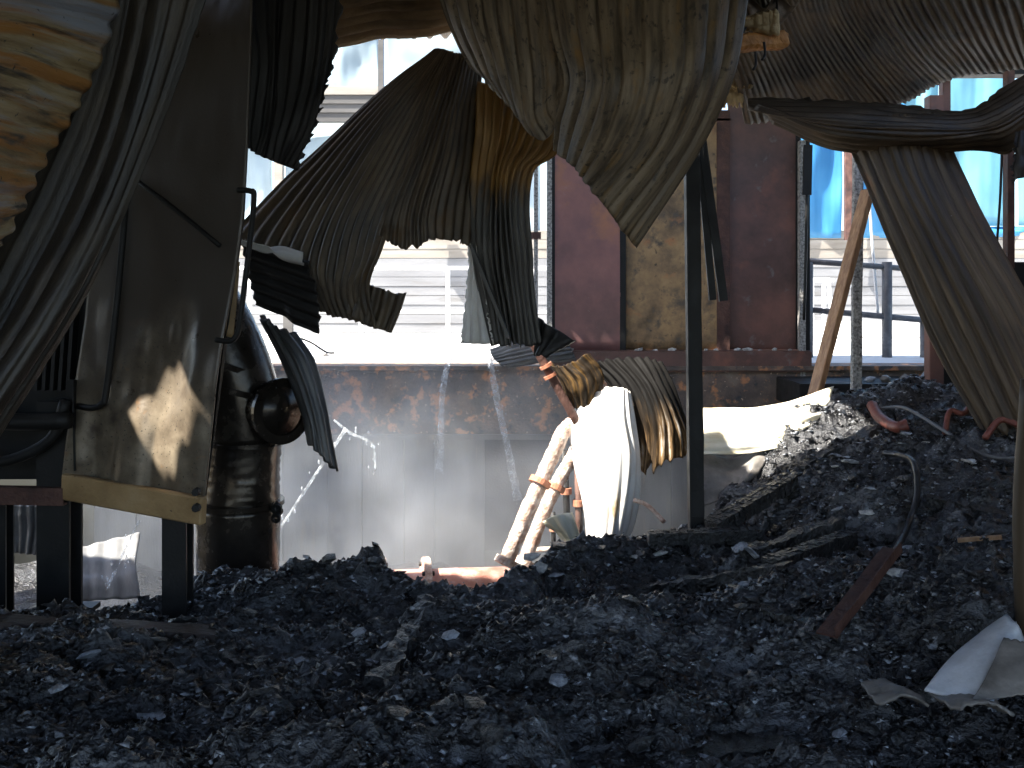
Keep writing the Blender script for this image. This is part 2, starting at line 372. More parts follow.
M['maroon'] = mat('maroon_steel_panel', [(.3, (.13, .07, .065)), (.5, (.23, .11, .1)), (.68, (.33, .15, .125)), (.8, (.38, .27, .26))], scale=1.6, rough=(.4, .6), bump=.12, bscale=40, spots=[(2.2, .58, .75, (.42, .18, .09)), (50, .7, .74, (.3, .28, .27))])
M['maroondark'] = mat('dark_maroon_steel_panel', [(.3, (.06, .032, .027)), (.5, (.13, .065, .052)), (.7, (.21, .095, .072))], scale=2, rough=(.4, .6), bump=.12, bscale=40, spots=[(2.5, .58, .75, (.26, .1, .065)), (6, .62, .74, (.17, .15, .14))])
M['ochrepanel'] = mat('scorched_ochre_panel', [(.3, (.09, .06, .03)), (.45, (.24, .15, .075)), (.6, (.4, .25, .115)), (.75, (.52, .33, .16))], scale=3.5, rough=(.5, .7), bump=.25, bscale=50, spots=[(5, .54, .66, (.11, .085, .06)), (4, .6, .74, (.48, .2, .07)), (18, .62, .72, (.06, .045, .03))])
M['beamrust'] = mat('peeling_rust_beam', [(.3, (.055, .045, .04)), (.48, (.11, .085, .07)), (.6, (.17, .12, .09)), (.75, (.22, .18, .15))], scale=3.5, rough=(.55, .8), bump=.5, bscale=30, spots=[(7, .53, .62, (.45, .2, .09)), (6, .57, .66, (.05, .05, .055)), (22, .64, .7, (.5, .36, .26))])
M['pitwall'] = mat('grey_soot_wall', [(.3, (.08, .076, .07)), (.55, (.14, .135, .125)), (.8, (.2, .19, .175))], scale=1.4, rough=(.6, .85), bump=.2, bscale=30, stretch=(2.5, 1, .35), spots=[(4, .6, .72, (.2, .16, .11), (3, 1, .3))])
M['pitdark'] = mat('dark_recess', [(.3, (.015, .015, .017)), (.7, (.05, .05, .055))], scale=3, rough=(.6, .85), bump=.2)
M['concrete'] = mat('sunlit_concrete', [(.3, (.5, .49, .47)), (.6, (.66, .65, .63)), (.8, (.78, .77, .75))], scale=1.5, rough=(.7, .9), bump=.3, bscale=20, spots=[(3, .62, .72, (.35, .34, .33))])
M['siding'] = mat('white_siding', [(.3, (.15, .15, .155)), (.6, (.22, .22, .225)), (.8, (.3, .3, .3))], scale=1.5, rough=(.5, .7), bump=.1, stretch=(.25, 1, 2), spots=[(2.5, .55, .72, (.15, .145, .14), (.4, 1, 3))])
M['sidingtan'] = mat('weathered_tan_boards', [(.3, (.2, .175, .145)), (.6, (.3, .275, .24)), (.8, (.4, .38, .34))], scale=2, rough=(.6, .8), bump=.1, stretch=(.3, 1, 2))
M['sidinggrey'] = mat('weathered_grey_boards', [(.3, (.06, .056, .052)), (.6, (.1, .095, .09)), (.8, (.15, .145, .14))], scale=2, rough=(.6, .8), bump=.1, stretch=(.3, 1, 2))
M['whitemetal'] = mat('white_painted_rail', [(.3, (.6, .6, .6)), (.7, (.82, .82, .82))], scale=6, rough=(.4, .6), bump=.05)
M['greyrail'] = mat('grey_iron_rail', [(.3, (.06, .06, .065)), (.6, (.12, .12, .125)), (.8, (.22, .22, .22))], scale=10, rough=(.4, .6), bump=.2)
M['wood'] = mat('bare_wood_plank', [(.3, (.2, .1, .05)), (.5, (.36, .2, .1)), (.7, (.5, .31, .17))], scale=5, rough=(.5, .7), bump=.2, stretch=(6, 6, .6))
M['peel'] = mat('peeling_grey_post', [(.35, (.08, .075, .07)), (.5, (.3, .29, .27)), (.7, (.55, .53, .5))], scale=40, rough=(.6, .8), bump=.5, bscale=60)
M['ashpipe'] = mat('ash_crusted_pipe', [(.35, (.3, .17, .12)), (.5, (.5, .36, .29)), (.7, (.72, .66, .6))], scale=18, rough=(.6, .9), bump=.7, bscale=50)
M['rustclamp'] = mat('orange_rust_collar', [(.3, (.3, .1, .05)), (.7, (.55, .24, .14))], scale=20, rough=(.5, .8), bump=.3)
M['insul'] = mat('tan_insulation_board', [(.3, (.16, .1, .04)), (.5, (.36, .25, .12)), (.7, (.52, .4, .22))], scale=6, rough=(.7, .9), bump=.4, bscale=40)
M['orangewood'] = mat('orange_scorched_wood', [(.3, (.25, .1, .025)), (.6, (.5, .22, .06)), (.8, (.6, .33, .12))], scale=8, rough=(.6, .8), bump=.3)
M['hose'] = mat('red_rubber_hose', [(.3, (.1, .025, .018)), (.7, (.24, .075, .05))], scale=20, rough=(.35, .55), bump=.2)
M['cable'] = mat('black_cable', [(.3, (.01, .01, .011)), (.7, (.03, .03, .032))], scale=20, rough=(.25, .4), bump=.1)
M['plastic'] = mat('white_translucent_plate', [(.3, (.45, .46, .48)), (.6, (.66, .68, .72)), (.8, (.78, .8, .84))], scale=7, rough=(.3, .5), bump=.15, spots=[(6, .6, .66, (.2, .18, .15))])
M['greyplate'] = mat('sooted_grey_plate', [(.3, (.1, .09, .08)), (.6, (.22, .2, .18)), (.8, (.35, .33, .3))], scale=7, rough=(.35, .55), bump=.2)

def tarp_mat(name, c1, c2, trans=.6):
    m = bpy.data.materials.new(name); m.use_nodes = True
    nt = m.node_tree; N, L = nt.nodes, nt.links; b = N['Principled BSDF']
    tc = N.new('ShaderNodeTexCoord'); nz = N.new('ShaderNodeTexNoise'); nz.inputs['Scale'].default_value = .8; nz.inputs['Detail'].default_value = 5
    L.new(tc.outputs['Object'], nz.inputs['Vector'])
    rp = N.new('ShaderNodeValToRGB'); rp.color_ramp.elements[0].position = .35; rp.color_ramp.elements[1].position = .65
    rp.color_ramp.elements[0].color = (*c1, 1); rp.color_ramp.elements[1].color = (*c2, 1)
    L.new(nz.outputs['Fac'], rp.inputs[0]); L.new(rp.outputs[0], b.inputs['Base Color'])
    b.inputs['Roughness'].default_value = .45
    tr = N.new('ShaderNodeBsdfTranslucent'); L.new(rp.outputs[0], tr.inputs[0])
    mx = N.new('ShaderNodeMixShader'); mx.inputs[0].default_value = trans
    L.new(b.outputs[0], mx.inputs[1]); L.new(tr.outputs[0], mx.inputs[2]); L.new(mx.outputs[0], N['Material Output'].inputs[0])
    return m
M['tarpblue'] = tarp_mat('blue_tarp', (.035, .2, .42), (.07, .29, .52), .3)
M['tarppale'] = tarp_mat('pale_tarp', (.13, .34, .44), (.2, .42, .5), .3)
M['tarpwhite'] = tarp_mat('white_tarp', (.38, .47, .51), (.48, .56, .59), .3)

def water_mat():
    m = bpy.data.materials.new('clear_water'); m.use_nodes = True
    nt = m.node_tree; N, L = nt.nodes, nt.links; b = N['Principled BSDF']
    b.inputs['Base Color'].default_value = (.9, .95, 1, 1); b.inputs['Roughness'].default_value = .12
    b.inputs['Transmission Weight'].default_value = .55; b.inputs['IOR'].default_value = 1.33
    nz = N.new('ShaderNodeTexNoise'); nz.inputs['Scale'].default_value = 16; nz.inputs['Detail'].default_value = 3
    tr = N.new('ShaderNodeBsdfTransparent'); mx = N.new('ShaderNodeMixShader')
    mr = N.new('ShaderNodeMapRange'); mr.inputs['From Min'].default_value = .4; mr.inputs['From Max'].default_value = .62; mr.inputs['To Min'].default_value = .08; mr.inputs['To Max'].default_value = .6
    tc = N.new('ShaderNodeTexCoord'); L.new(tc.outputs['Object'], nz.inputs['Vector']); L.new(nz.outputs['Fac'], mr.inputs['Value'])
    L.new(mr.outputs[0], mx.inputs[0]); L.new(tr.outputs[0], mx.inputs[1]); L.new(b.outputs[0], mx.inputs[2]); L.new(mx.outputs[0], N['Material Output'].inputs[0])
    return m
M['water'] = water_mat()

# ------------------------------------------------------------------ the setting: floor of burnt debris
def sm(x): x = np.clip(x, 0, 1); return x * x * (3 - 2 * x)
EX = [-8, -3, -2, -1, 0, .5, .9, 1.3, 1.8, 2.5, 3.0, 4, 7]
EY = [5.1, 5.3, 5.35, 5.65, 5.8, 6.05, 6.2, 6.55, 7.2, 8.0, 8.35, 8.6, 8.6]
def floor_h(X, Y, fine=True):
    X = np.asarray(X, float); Y = np.asarray(Y, float)
    h = .68 * sm((X - .2) / 2.6) * sm((Y - 3.6) / 4.4)
    h = h + .10 * fbm(X * .9 + 5, Y * .9 + 2, 11, 3)
    h = h + .035 * np.clip(fbm(X * 2.4 + 9, Y * 5, 21, 3), -1, 2)
    # raised ridge towards the rim of the hole
    e = np.interp(X, EX, EY) + .12 * vnoise2(X * 2.5 + 40, Y * 0 + 3, 5) + .05 * vnoise2(X * 9 + 40, Y * 0 + 3, 6)
    h = h * sm((Y - 1.0) / 2)
    if fine:
        r = fbm(X * 10, Y * 13, 31, 4, .55)
        h = h + .015 * r + .014 * fbm(X * 28, Y * 36, 41, 3, .65)
    h = h + .1 * np.exp(-((Y - e + .2) / .26) ** 2) * np.interp(X, [-3, -1.2, -.6, -.2, 0, .3, .5, .9, 1.2, 1.8], [.3, .5, 1, 1, 2.2, 2.2, .9, .6, .9, .4])
    drop = sm((Y - e) / .55)
    far = -1.45 + .06 * fbm(X * 2, Y * 2, 51, 3)
    return h * (1 - drop) + far * drop

ys = np.concatenate([np.linspace(-2, 2.6, 24)[:-1], np.linspace(2.6, 6.9, 330), np.linspace(6.92, 11.2, 90)])
xs = np.concatenate([np.linspace(-6, -3.2, 30)[:-1], np.linspace(-3.2, 4.6, 420), np.linspace(4.65, 6.5, 16)])
GX, GY = np.meshgrid(xs, ys)
floor = link('floor', grid_mesh('floor', np.stack([GX, GY, floor_h(GX, GY)], -1)), M['char'])
tag(floor, 'black mound of wet charred debris and ash covering the floor', kind='structure')

def FH(x, y): return float(floor_h(np.array([x]), np.array([y]))[0])
def on_floor(x, y, dz=0.0, lift=True):
    """The world point where the sight line of photo pixel (x, y) meets the debris."""
    D = np.linspace(2.6, 9.5, 700); X = (x - 512) / FPX * D; Z = CAM_Z + (HOR - y) / FPX * D
    hh = floor_h(X, D, False); k = np.argmax(Z <= hh)
    if Z[k] > hh[k]: k = len(D) - 1
    return Vector((X[k], D[k], FH(X[k], D[k]) + dz))

# scattered crumbs of charcoal: nobody could count them
rg = np.random.default_rng(3)
def crumbs(name, n, smin, smax, m, seed, xr=(-3.4, 4.4), flat=.5):
    rg = np.random.default_rng(seed)
    base = np.array([[1, 1, 1], [-1, -1, 1], [-1, 1, -1], [1, -1, -1], [.2, 1.2, -.9], [-1.1, .1, .3]], float)
    V, F = [], []
    faces = np.array([[0, 4, 1], [0, 1, 3], [0, 3, 4], [4, 3, 2], [4, 2, 5], [4, 5, 1], [5, 2, 3], [5, 3, 1]])
    k = 0
    Xs = rg.uniform(*xr, n * 2); Ys = rg.uniform(2.6, 8.6, n * 2)
    keep = Ys < np.interp(Xs, EX, EY) + .15
    Xs, Ys = Xs[keep][:n], Ys[keep][:n]; n = len(Xs)
    Zs = floor_h(Xs, Ys)
    sz = smin + (smax - smin) * rg.random(n) ** 3
    v = base[None] * rg.uniform(.5, 1.2, (n, 6, 3)) * sz[:, None, None] * .5
    asp = rg.uniform(.6, 2.2, n); v[:, :, 0] *= asp[:, None]; v[:, :, 2] *= flat
    a = rg.uniform(0, 6.28, n); ca, sa = np.cos(a)[:, None], np.sin(a)[:, None]
    x, y = v[:, :, 0] * ca - v[:, :, 1] * sa, v[:, :, 0] * sa + v[:, :, 1] * ca
    v = np.stack([x + Xs[:, None], y + Ys[:, None], v[:, :, 2] + Zs[:, None] + sz[:, None] * .1], -1)
    F = (faces[None] + (np.arange(n) * 6)[:, None, None]).reshape(-1, 3)
    me = bpy.data.meshes.new(name)
    me.vertices.add(n * 6); me.vertices.foreach_set('co', v.reshape(-1).astype(np.float32))
    me.loops.add(len(F) * 3); me.loops.foreach_set('vertex_index', F.reshape(-1).astype(np.int32))
    me.polygons.add(len(F)); me.polygons.foreach_set('loop_start', np.arange(0, len(F) * 3, 3, dtype=np.int32))
    me.update(calc_edges=True); me.validate()
    return link(name, me, m)
tag(crumbs('charcoal_crumbs', 26000, .008, .05, M['char'], 4), 'black charcoal crumbs strewn all over the debris floor', 'charcoal', kind='stuff')
tag(crumbs('ash_glint_flecks', 15000, .005, .03, M['ash'], 5), 'pale grey ash flecks, doubling as glints, strewn all over the debris floor', 'ash', kind='stuff')  # real ash, with many more flecks added to stand in for glints

# ------------------------------------------------------------------ the setting: far wall, ledge, pit
LZ = W(0, 365, 11).z
wl = empty('wall_back', (0, 11, -1.4)); tag(wl, 'burnt far wall with peeling rusty beam above grey panels', kind='structure')
# lower wall of upright panels, with a dark doorway in it
x = -4.6; k = 0
while x < 5:
    w = [.46, .34, .55, .3, .42, .5, .38][k % 7]
    if not (-.3 < x + w / 2 < .62):
        wbox('wall_panel', (x + .006, 11.0 + .02 * (k % 3), -1.5), (x + w - .006, 11.1, W(0, 437, 11).z), M['pitwall'], wl)
    x += w; k += 1
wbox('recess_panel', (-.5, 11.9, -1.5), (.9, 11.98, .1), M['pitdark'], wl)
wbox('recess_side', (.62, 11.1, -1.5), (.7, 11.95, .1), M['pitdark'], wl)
wbox('recess_side', (-.42, 11.1, -1.5), (-.34, 11.95, .1), M['pitwall'], wl)
wbox('rusty_beam', (-4.6, 10.9, W(0, 437, 10.9).z), (6, 11.3, LZ - .05), M['beamrust'], wl, .01)
wbox('beam_flange', (-4.6, 10.84, LZ - .05), (6, 11.32, LZ), M['beamrust'], wl, .006)
wbox('beam_flange', (-4.6, 10.84, W(0, 439, 10.9).z), (6, 11.3, W(0, 434, 10.9).z), M['pitwall'], wl, .004)
# terrace outside
terr = wbox('ground', (-16, 11.3, LZ - .3), (22, 60, LZ - .01), M['concrete']); tag(terr, 'sunlit pale concrete terrace beyond the far wall', kind='structure')
# unseen side walls, added to cut side light and keep the interior dark
sheet('wall_left_added', [[(-4.6, -2, -.2), (-4.6, 2, -.2), (-4.6, 5.2, -.2)], [(-4.6, -2, 1.6), (-4.6, 2, 1.6), (-4.6, 5.2, 1.6)], [(-4.6, -2, 3.5), (-4.6, 2, 3.5), (-4.6, 5.2, 3.3)]], 36, M['soot'], 'unseen sooty corrugated wall added on the left to cut side light', None, px=False, prof='trap', kind='structure', nv=12, dent=.01)
sheet('wall_right_added', [[(5.0, 1, -.2), (5.0, 5, -.2), (5.0, 9.4, -.2)], [(5.0, 1, 1.6), (5.0, 5, 1.6), (5.0, 9.4, 1.6)], [(5.0, 1, 3.4), (5.0, 5, 3.4), (5.0, 9.4, 3.4)]], 40, M['soot'], 'unseen sooty corrugated wall added on the right to keep it dark', None, px=False, prof='trap', kind='structure', nv=12, dent=.01)

# ------------------------------------------------------------------ the setting: roof
ZR = 3.16
def flat_roof(name, x0, x1, y0, y1, z0, z1, ribs, m, label, seed, rag=(0, 0), along='y', dent=.03):
    if along == 'y': rows = [[(x0 + (x1 - x0) * i / 3, y0 + (y1 - y0) * j / 3, z0 + (z1 - z0) * j / 3) for i in range(4)] for j in range(4)]
    else: rows = [[(x0 + (x1 - x0) * j / 3, y0 + (y1 - y0) * i / 3, z0 + (z1 - z0) * i / 3) for i in range(4)] for j in range(4)]
    return sheet(name, rows, ribs, m, label, None, px=False, prof='trap', per=6, nv=14, dent=dent, rag=rag, seed=seed, kind='structure')
flat_roof('ceiling', -6, 6, -2.0, 4.1, 3.62, 3.42, 60, M['roof'], 'sooty corrugated roof overhead above the camera', 1)
flat_roof('ceiling', -3.02, 6, 3.85, 5.05, 3.34, 3.3, 46, M['roof'], 'sooty corrugated roof just in front of the hanging sheets', 2)
flat_roof('ceiling', -6, -3.5, 3.85, 6.2, 3.34, 3.3, 14, M['roof'], 'sooty corrugated roof over the machine housing', 3)
flat_roof('ceiling', -3.6, -1.9, 4.36, 6.2, 3.26, 3.24, 8, M['roof'], 'sooty corrugated roof over the tall steel hopper', 4)  # roof pieces cut to leave an unseen gap that lets sun onto the hopper
flat_roof('ceiling', -2.0, -.95, 4.95, 6.15, 3.4, 3.36, 6, M['roof'], 'unseen sooty corrugated roof piece added to keep sun off the fan sheet', 11)  # added out of view to stop a streak of sun on the fan
flat_roof('ceiling', -.35, 1.7, 4.9, 5.95, 3.4, 3.37, 10, M['roof'], 'unseen sooty corrugated roof piece added to keep sun off the right slope', 8)  # added behind the brown sheet to block sun on the debris mound
flat_roof('ceiling', .85, 1.7, 5.9, 7.3, 3.3, 3.27, 5, M['roof'], 'narrow unseen sooty corrugated roof strip added to shade the right slope', 9)  # hidden strip, added to block more of the sun on the mound
# the roof at upper right, ribs fanning away from the viewer
sheet('ceiling', [[(690, -60, 5.2), (800, -90, 5.2), (930, -110, 5.3), (1080, -100, 5.4)],
                  [(712, 20, 6.1), (800, 0, 6.2), (900, -20, 6.3), (1085, -30, 6.4)],
                  [(735, 80, 7.0), (830, 62, 7.1), (930, 40, 7.2), (1085, 20, 7.3)],
                  [(745, 124, 7.9), (870, 116, 8.0), (962, 78, 8.1), (1085, 66, 8.2)]], 52, M['roof'],
      'sooty corrugated roof at upper right above the hanging folded sheet', None, kind='structure', seed=5, dent=.012, rag=(0, .006), nv=40, amp=.13)
# strip of roof over the gap left of the centre
sheet('ceiling', [[(330, 52, 6.15), (330, 22, 5.7), (330, -12, 5.2), (330, -45, 4.85)],
                  [(390, 40, 6.2), (390, 14, 5.75), (390, -18, 5.2), (390, -50, 4.85)],
                  [(470, 24, 6.25), (470, 4, 5.8), (470, -24, 5.2), (470, -55, 4.85)]], 9, M['rooflit'],
      'corrugated roof strip, coloured tan as if lit, above the bright gap', None, kind='structure', seed=6, dent=.01, nv=24, amp=.2)
# unseen high roofs, added to keep sun off the far panels and pit wall
flat_roof('ceiling', -2.0, 6, 9.9, 11.6, 4.6, 4.55, 44, M['roof'], 'unseen sooty corrugated high roof added to keep sun off the maroon panels', 7)
flat_roof('ceiling', -9, 7, 6.9, 9.9, 4.7, 4.6, 70, M['roof'], 'unseen sooty corrugated high roof added to shade the back of the pit', 10)  # added above the view to shade the pit wall and the plank


# ------------------------------------------------------------------ outside: building wrapped in tarps, siding, railings
fac = empty('wall_facade', (0, 19.3, LZ)); tag(fac, 'pale clapboard wall of the building across the terrace', kind='structure')
z = LZ; k = 0
while z < W(0, 236, 19.3).z:
    wbox('siding_board', (-9, 19.3 - .012 * (k % 2), z), (14, 19.38, z + .172), M['siding'] if z < W(0, 262, 19.3).z else M['sidingtan'], fac)
    z += .18; k += 1
ZT0 = z
wbox('wall_core', (-9, 19.4, LZ), (14, 19.6, ZT0), M['sidinggrey'], fac)
zb = W(0, 124, 19.3).z
for k in range(4):
    z0 = zb + k * .165
    wbox('eave_board', (-8, 19.0 - .03 * k, z0), (-.5, 19.2, z0 + .157), M['sidinggrey'] if k < 3 else M['sidingtan'], fac)
def tarp(x0, x1, y0, y1, D, m, label, seed, group=None):
    rows = [[(x0 + (x1 - x0) * i / 4, y0 + (y1 - y0) * j / 4, D + .06 * math.sin(i * 2.1 + j * 1.3 + seed)) for i in range(5)] for j in range(5)]
    return sheet('tarp', rows, 7, m, label, 'tarp', per=6, nv=26, dent=.05, amp=.012, thick=.004, seed=seed, group=group)
tarp(225, 272, 118, 234, 19.5, M['tarpwhite'], 'pale tarp behind the steel hopper and the black hanging sheet', 1)
tarp(286, 540, 122, 234, 19.5, M['tarpwhite'], 'pale tarp just below the weathered eave boards', 2)
tarp(300, 378, -40, 96, 19.6, M['tarpwhite'], 'pale tarp above the eave, left of the slim mast', 3)
tarp(384, 560, -40, 96, 19.6, M['tarpwhite'], 'white tarp above the eave, right of the slim mast', 4)
tarp(796, 842, 60, 238, 19.2, M['tarpblue'], 'blue tarp beside the dark maroon panel', 5)
tarp(856, 905, 60, 238, 19.3, M['tarpblue'], 'blue tarp glimpsed behind the leaning wooden plank', 6)
tarp(900, 938, -30, 130, 19.4, M['tarppale'], 'light blue tarp seen above the folded sheet, left of the dark upright', 7)
tarp(942, 1012, -30, 226, 19.4, M['tarppale'], 'light blue tarp right of the diagonal hanging strap', 8)
tarp(942, 1060, 226, 236, 19.35, M['tarpblue'], 'low blue tarp right of the diagonal hanging strap', 9)
tarp(1018, 1075, -30, 226, 19.4, M['tarppale'], 'light blue tarp at the far right edge', 10)
for (x, y0, y1, w, m, lab) in [(381, 40, 96, .1, 'sidinggrey', 'slim grey mast between tarps above the eave'), (279, 118, 240, .16, 'sidingtan', 'tan wooden upright between two pale tarps'),
                               (848, 120, 240, .12, 'redrust', 'brown wooden upright beside the blue tarp'), (853.5, 130, 236, .05, 'whitemetal', 'thin white pole beside the blue tarp'),
                               (426, 205, 240, .2, 'sidinggrey', 'short grey upright seen under the torn fan sheet')]:
    tag(bar('upright', W(x, y0, 18.95), W(x, y1, 18.95), w, w, M[m]), lab, 'post')

def railing(name, D, xs, y0, y1, rails, m, label, wp, wr, post_top=None):
    r = empty(name, W((xs[0] + xs[-1]) / 2, y1, D)); tag(r, label, 'railing')
    for i, x in enumerate(xs):
        tube('post', [W(x, y1, D), W(x, (post_top or {}).get(i, y0), D)], wp / 2, m, r, n=0, seg=8)
    for (xa, ya, xb, yb) in rails:
        tube('rail', [W(xa, ya, D), W(xb, yb, D)], wr / 2, m, r, n=0, seg=8)
    return r
railing('railing', 16.5, [250, 361, 448, 535], 268, 339, [(240, 268, 560, 268), (240, 312, 560, 312), (240, 335, 560, 335)], M['whitemetal'], 'white pipe railing in front of the pale clapboard', .07, .06)
railing('railing', 12.4, [808, 887, 925, 1000], 262, 388, [(790, 260, 935, 271), (790, 308, 1010, 328), (790, 372, 1010, 380)], M['greyrail'], 'dark grey iron railing behind the leaning wooden plank', .13, .075, {2: 322})
sc = empty('scaffold', W(820, 372, 15)); tag(sc, 'white scaffold frame behind the dark grey railing', 'scaffold')
for a, b in [((812, 280), (812, 372)), ((828, 278), (838, 372)), ((824, 278), (824, 372))]:
    tube('pole', [W(*a, 15), W(*b, 15)], .03, M['whitemetal'], sc, n=0, seg=8)
for a, b in [((805, 280), (834, 280)), ((805, 328), (830, 326)), ((832, 300), (862, 276)), ((805, 346), (826, 352))]:
    tube('brace', [W(*a, 15), W(*b, 15)], .028, M['whitemetal'], sc, n=0, seg=8)
tag(tube('rope', [W(866, 150, 12.4), W(872, 240, 12.4), W(878, 314, 12.4)], .018, M['whitemetal'], n=10, seg=6), 'thin white rope hanging beyond the grey railing', 'rope')
# board wall below the terrace edge seen through right window
tag(wbox('low_wall', (5.2, 17.2, LZ), (7.6, 17.5, LZ + .28), M['concrete'], None, .02), 'low pale block wall behind the grey railing', 'wall')

# ------------------------------------------------------------------ window sill and frames at the right
sill = empty('window_1', W(865, 395, 10)); tag(sill, 'burnt window opening with sill at right', kind='structure')
pbox('window_sill', 800, 384, 936, 410, 10.0, .9, M['dark'], sill, .01)
pbox('frame_upright', 930, 95, 944, 440, 9.3, .14, M['maroondark'], sill, .006)
pbox('frame_upright', 943, 80, 951, 165, 9.6, .1, M['maroondark'], sill, .006)
pbox('frame_head', 800, 60, 1040, 74, 9.4, .2, M['dark'], sill, .006)
pbox('frame_upright', 1008, 70, 1015, 268, 9.0, .1, M['redrust'], sill, .004)
pbox('lower_panel', 944, 262, 1100, 470, 9.45, .05, M['dark'], sill)
tube('frame_cable', [W(1002, 150, 9), W(1000, 200, 9), W(996, 255, 9)], .012, M['dark'], sill, n=8, seg=6)
tag(bar('thin_post', W(858, 150, 8.9), W(856, 412, 8.9), .085, .06, M['peel'], bevel=.006, rough=.008, cuts=14), 'thin upright post with peeling grey paint beside the leaning plank', 'post')
tag(bar('wooden_plank', W(868, 190, 8.75), W(814, 398, 8.55), .13, .06, M['wood'], bevel=.006), 'brown wooden plank leaning in the right window opening', 'plank')
rgl = random.Random(2)
for i, (x, y, s) in enumerate([(918, 372, .13), (905, 386, .12), (926, 386, .15), (886, 390, .1), (870, 392, .09), (914, 394, .1)]):
    bm = bmesh.new(); p = W(x, y, 10.1 + .04 * i); p.z = W(0, 384, 10).z + s * .3
    chunk_bm(bm, p, s * 1.3, s, s * .8, rgl)
    tag(from_bm('rubble_lump', bm, M['ash'] if i % 2 == 0 else M['greyplate']), 'pale lump of rubble lying on the burnt window sill', 'rubble', 'rubble lumps on the window sill')
tag(bar('black_strap', W(808, 145, 10.6), W(807, 195, 10.6), .09, .03, M['dark']), 'short black strap hanging beside the maroon panel', 'strap')
tag(tube('chain', [W(807, 190, 10.6), W(806, 250, 10.6), W(804, 320, 10.6)], .016, M['dark'], n=10, seg=6), 'thin dark cable hanging beside the maroon panel', 'cable')

# ------------------------------------------------------------------ the tall maroon panels on the ledge
def panel(name, x0, x1, y0, y1, D, m, label, rim=None, cat='panel'):
    r = empty(name, W((x0 + x1) / 2, y1, D)); tag(r, label, cat)
    rows = [[(x0 + (x1 - x0) * i / 3, y0 + (y1 - y0) * j / 3, D) for i in range(4)] for j in range(4)]
    o = sheet('face', rows, 5, m, parent=r, per=6, nv=24, dent=.006, amp=0, thick=.03, seed=int(x0))
    if rim:
        for (a, b, c, d) in rim: pbox('edge_strip', a, b, c, d, D - .03, .06, M['redrust'] if name == 'access_panel' else M['dark'], r, .004)
    return r
panel('steel_panel', 553, 624, 90, 352, 11.05, M['maroon'], 'maroon steel panel hanging left of the ochre scorched panel', [(550, 90, 555, 352), (620, 90, 626, 352)])
panel('access_panel', 624, 720, 108, 350, 11.1, M['ochrepanel'], 'ochre scorched steel panel with maroon edge strip behind the black post', [(717, 118, 730, 356), (640, 110, 730, 121)])
panel('steel_panel', 728, 799, 80, 356, 11.15, M['maroondark'], 'dark maroon steel panel left of the right window', [(796, 80, 801, 372)])
fr = empty('frame_post', W(543, 345, 11)); tag(fr, 'pale peeling frame post left of the maroon steel panel', 'post')
pbox('upright', 534, 150, 538, 346, 11.0, .05, M['peel'], fr); pbox('upright', 547, 150, 552, 346, 11.0, .08, M['peel'], fr)
pbox('bracket', 524, 232, 541, 239, 10.98, .03, M['redrust'], fr)
fr = empty('frame_post', W(803, 380, 11)); tag(fr, 'peeling rusty frame post right of the dark maroon panel', 'post')
pbox('upright', 800, 140, 806, 384, 10.9, .1, M['peel'], fr, .006); pbox('angle', 806, 120, 810, 384, 10.95, .08, M['dark'], fr)
sl = tag(pbox('threshold_beam', 540, 351, 812, 372, 10.85, .4, M['maroondark'], None, .01), 'dark maroon threshold beam under the steel panels', 'beam')
rgl = random.Random(5)
for i, x in enumerate([566, 572, 640, 655, 672, 690, 706, 738, 760, 775, 790, 748, 636, 716]):
    bm = bmesh.new(); s = rgl.uniform(.03, .06); p = W(x, 351, 10.95); p.z += s * .25
    chunk_bm(bm, p, s * 2.2, s, s * .8, rgl)
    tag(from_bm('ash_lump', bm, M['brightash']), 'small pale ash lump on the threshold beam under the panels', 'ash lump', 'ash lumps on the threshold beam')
# ledge clutter
tag(bar('ledge_strip', W(262, 358, 11.3), W(560, 360, 11.3), .05, .04, M['whitemetal']), 'pale strip running along the sunlit ledge', 'strip')
pl = empty('ledge_post', W(288, 349, 14)); tag(pl, 'grey wooden post standing on the ledge behind the black torn sheet', 'post')
pbox('upright', 283, 280, 292, 349, 14, .1, M['sidinggrey'], pl); pbox('foot', 279, 342, 296, 349.5, 13.9, .3, M['sidinggrey'], pl)
tag(tube('bent_wire', [W(300, 338, 11.1), W(312, 343, 11.1), (W(326, 352, 11.0)), W(334, 353, 10.95)], .012, M['dark'], n=12, seg=6), 'short bent wire on the sunlit ledge', 'wire')
for x, y, s in [(322, 346, .14)]:
    bm = bmesh.new(); chunk_bm(bm, Vector((W(x, 358, 11.4).x, 11.6, LZ + .05)), s, s, s * .8, rgl); tag(from_bm('rubble_lump', bm, M['greyplate']), 'dark lump of rubble on the sunlit ledge by the wire', 'rubble')

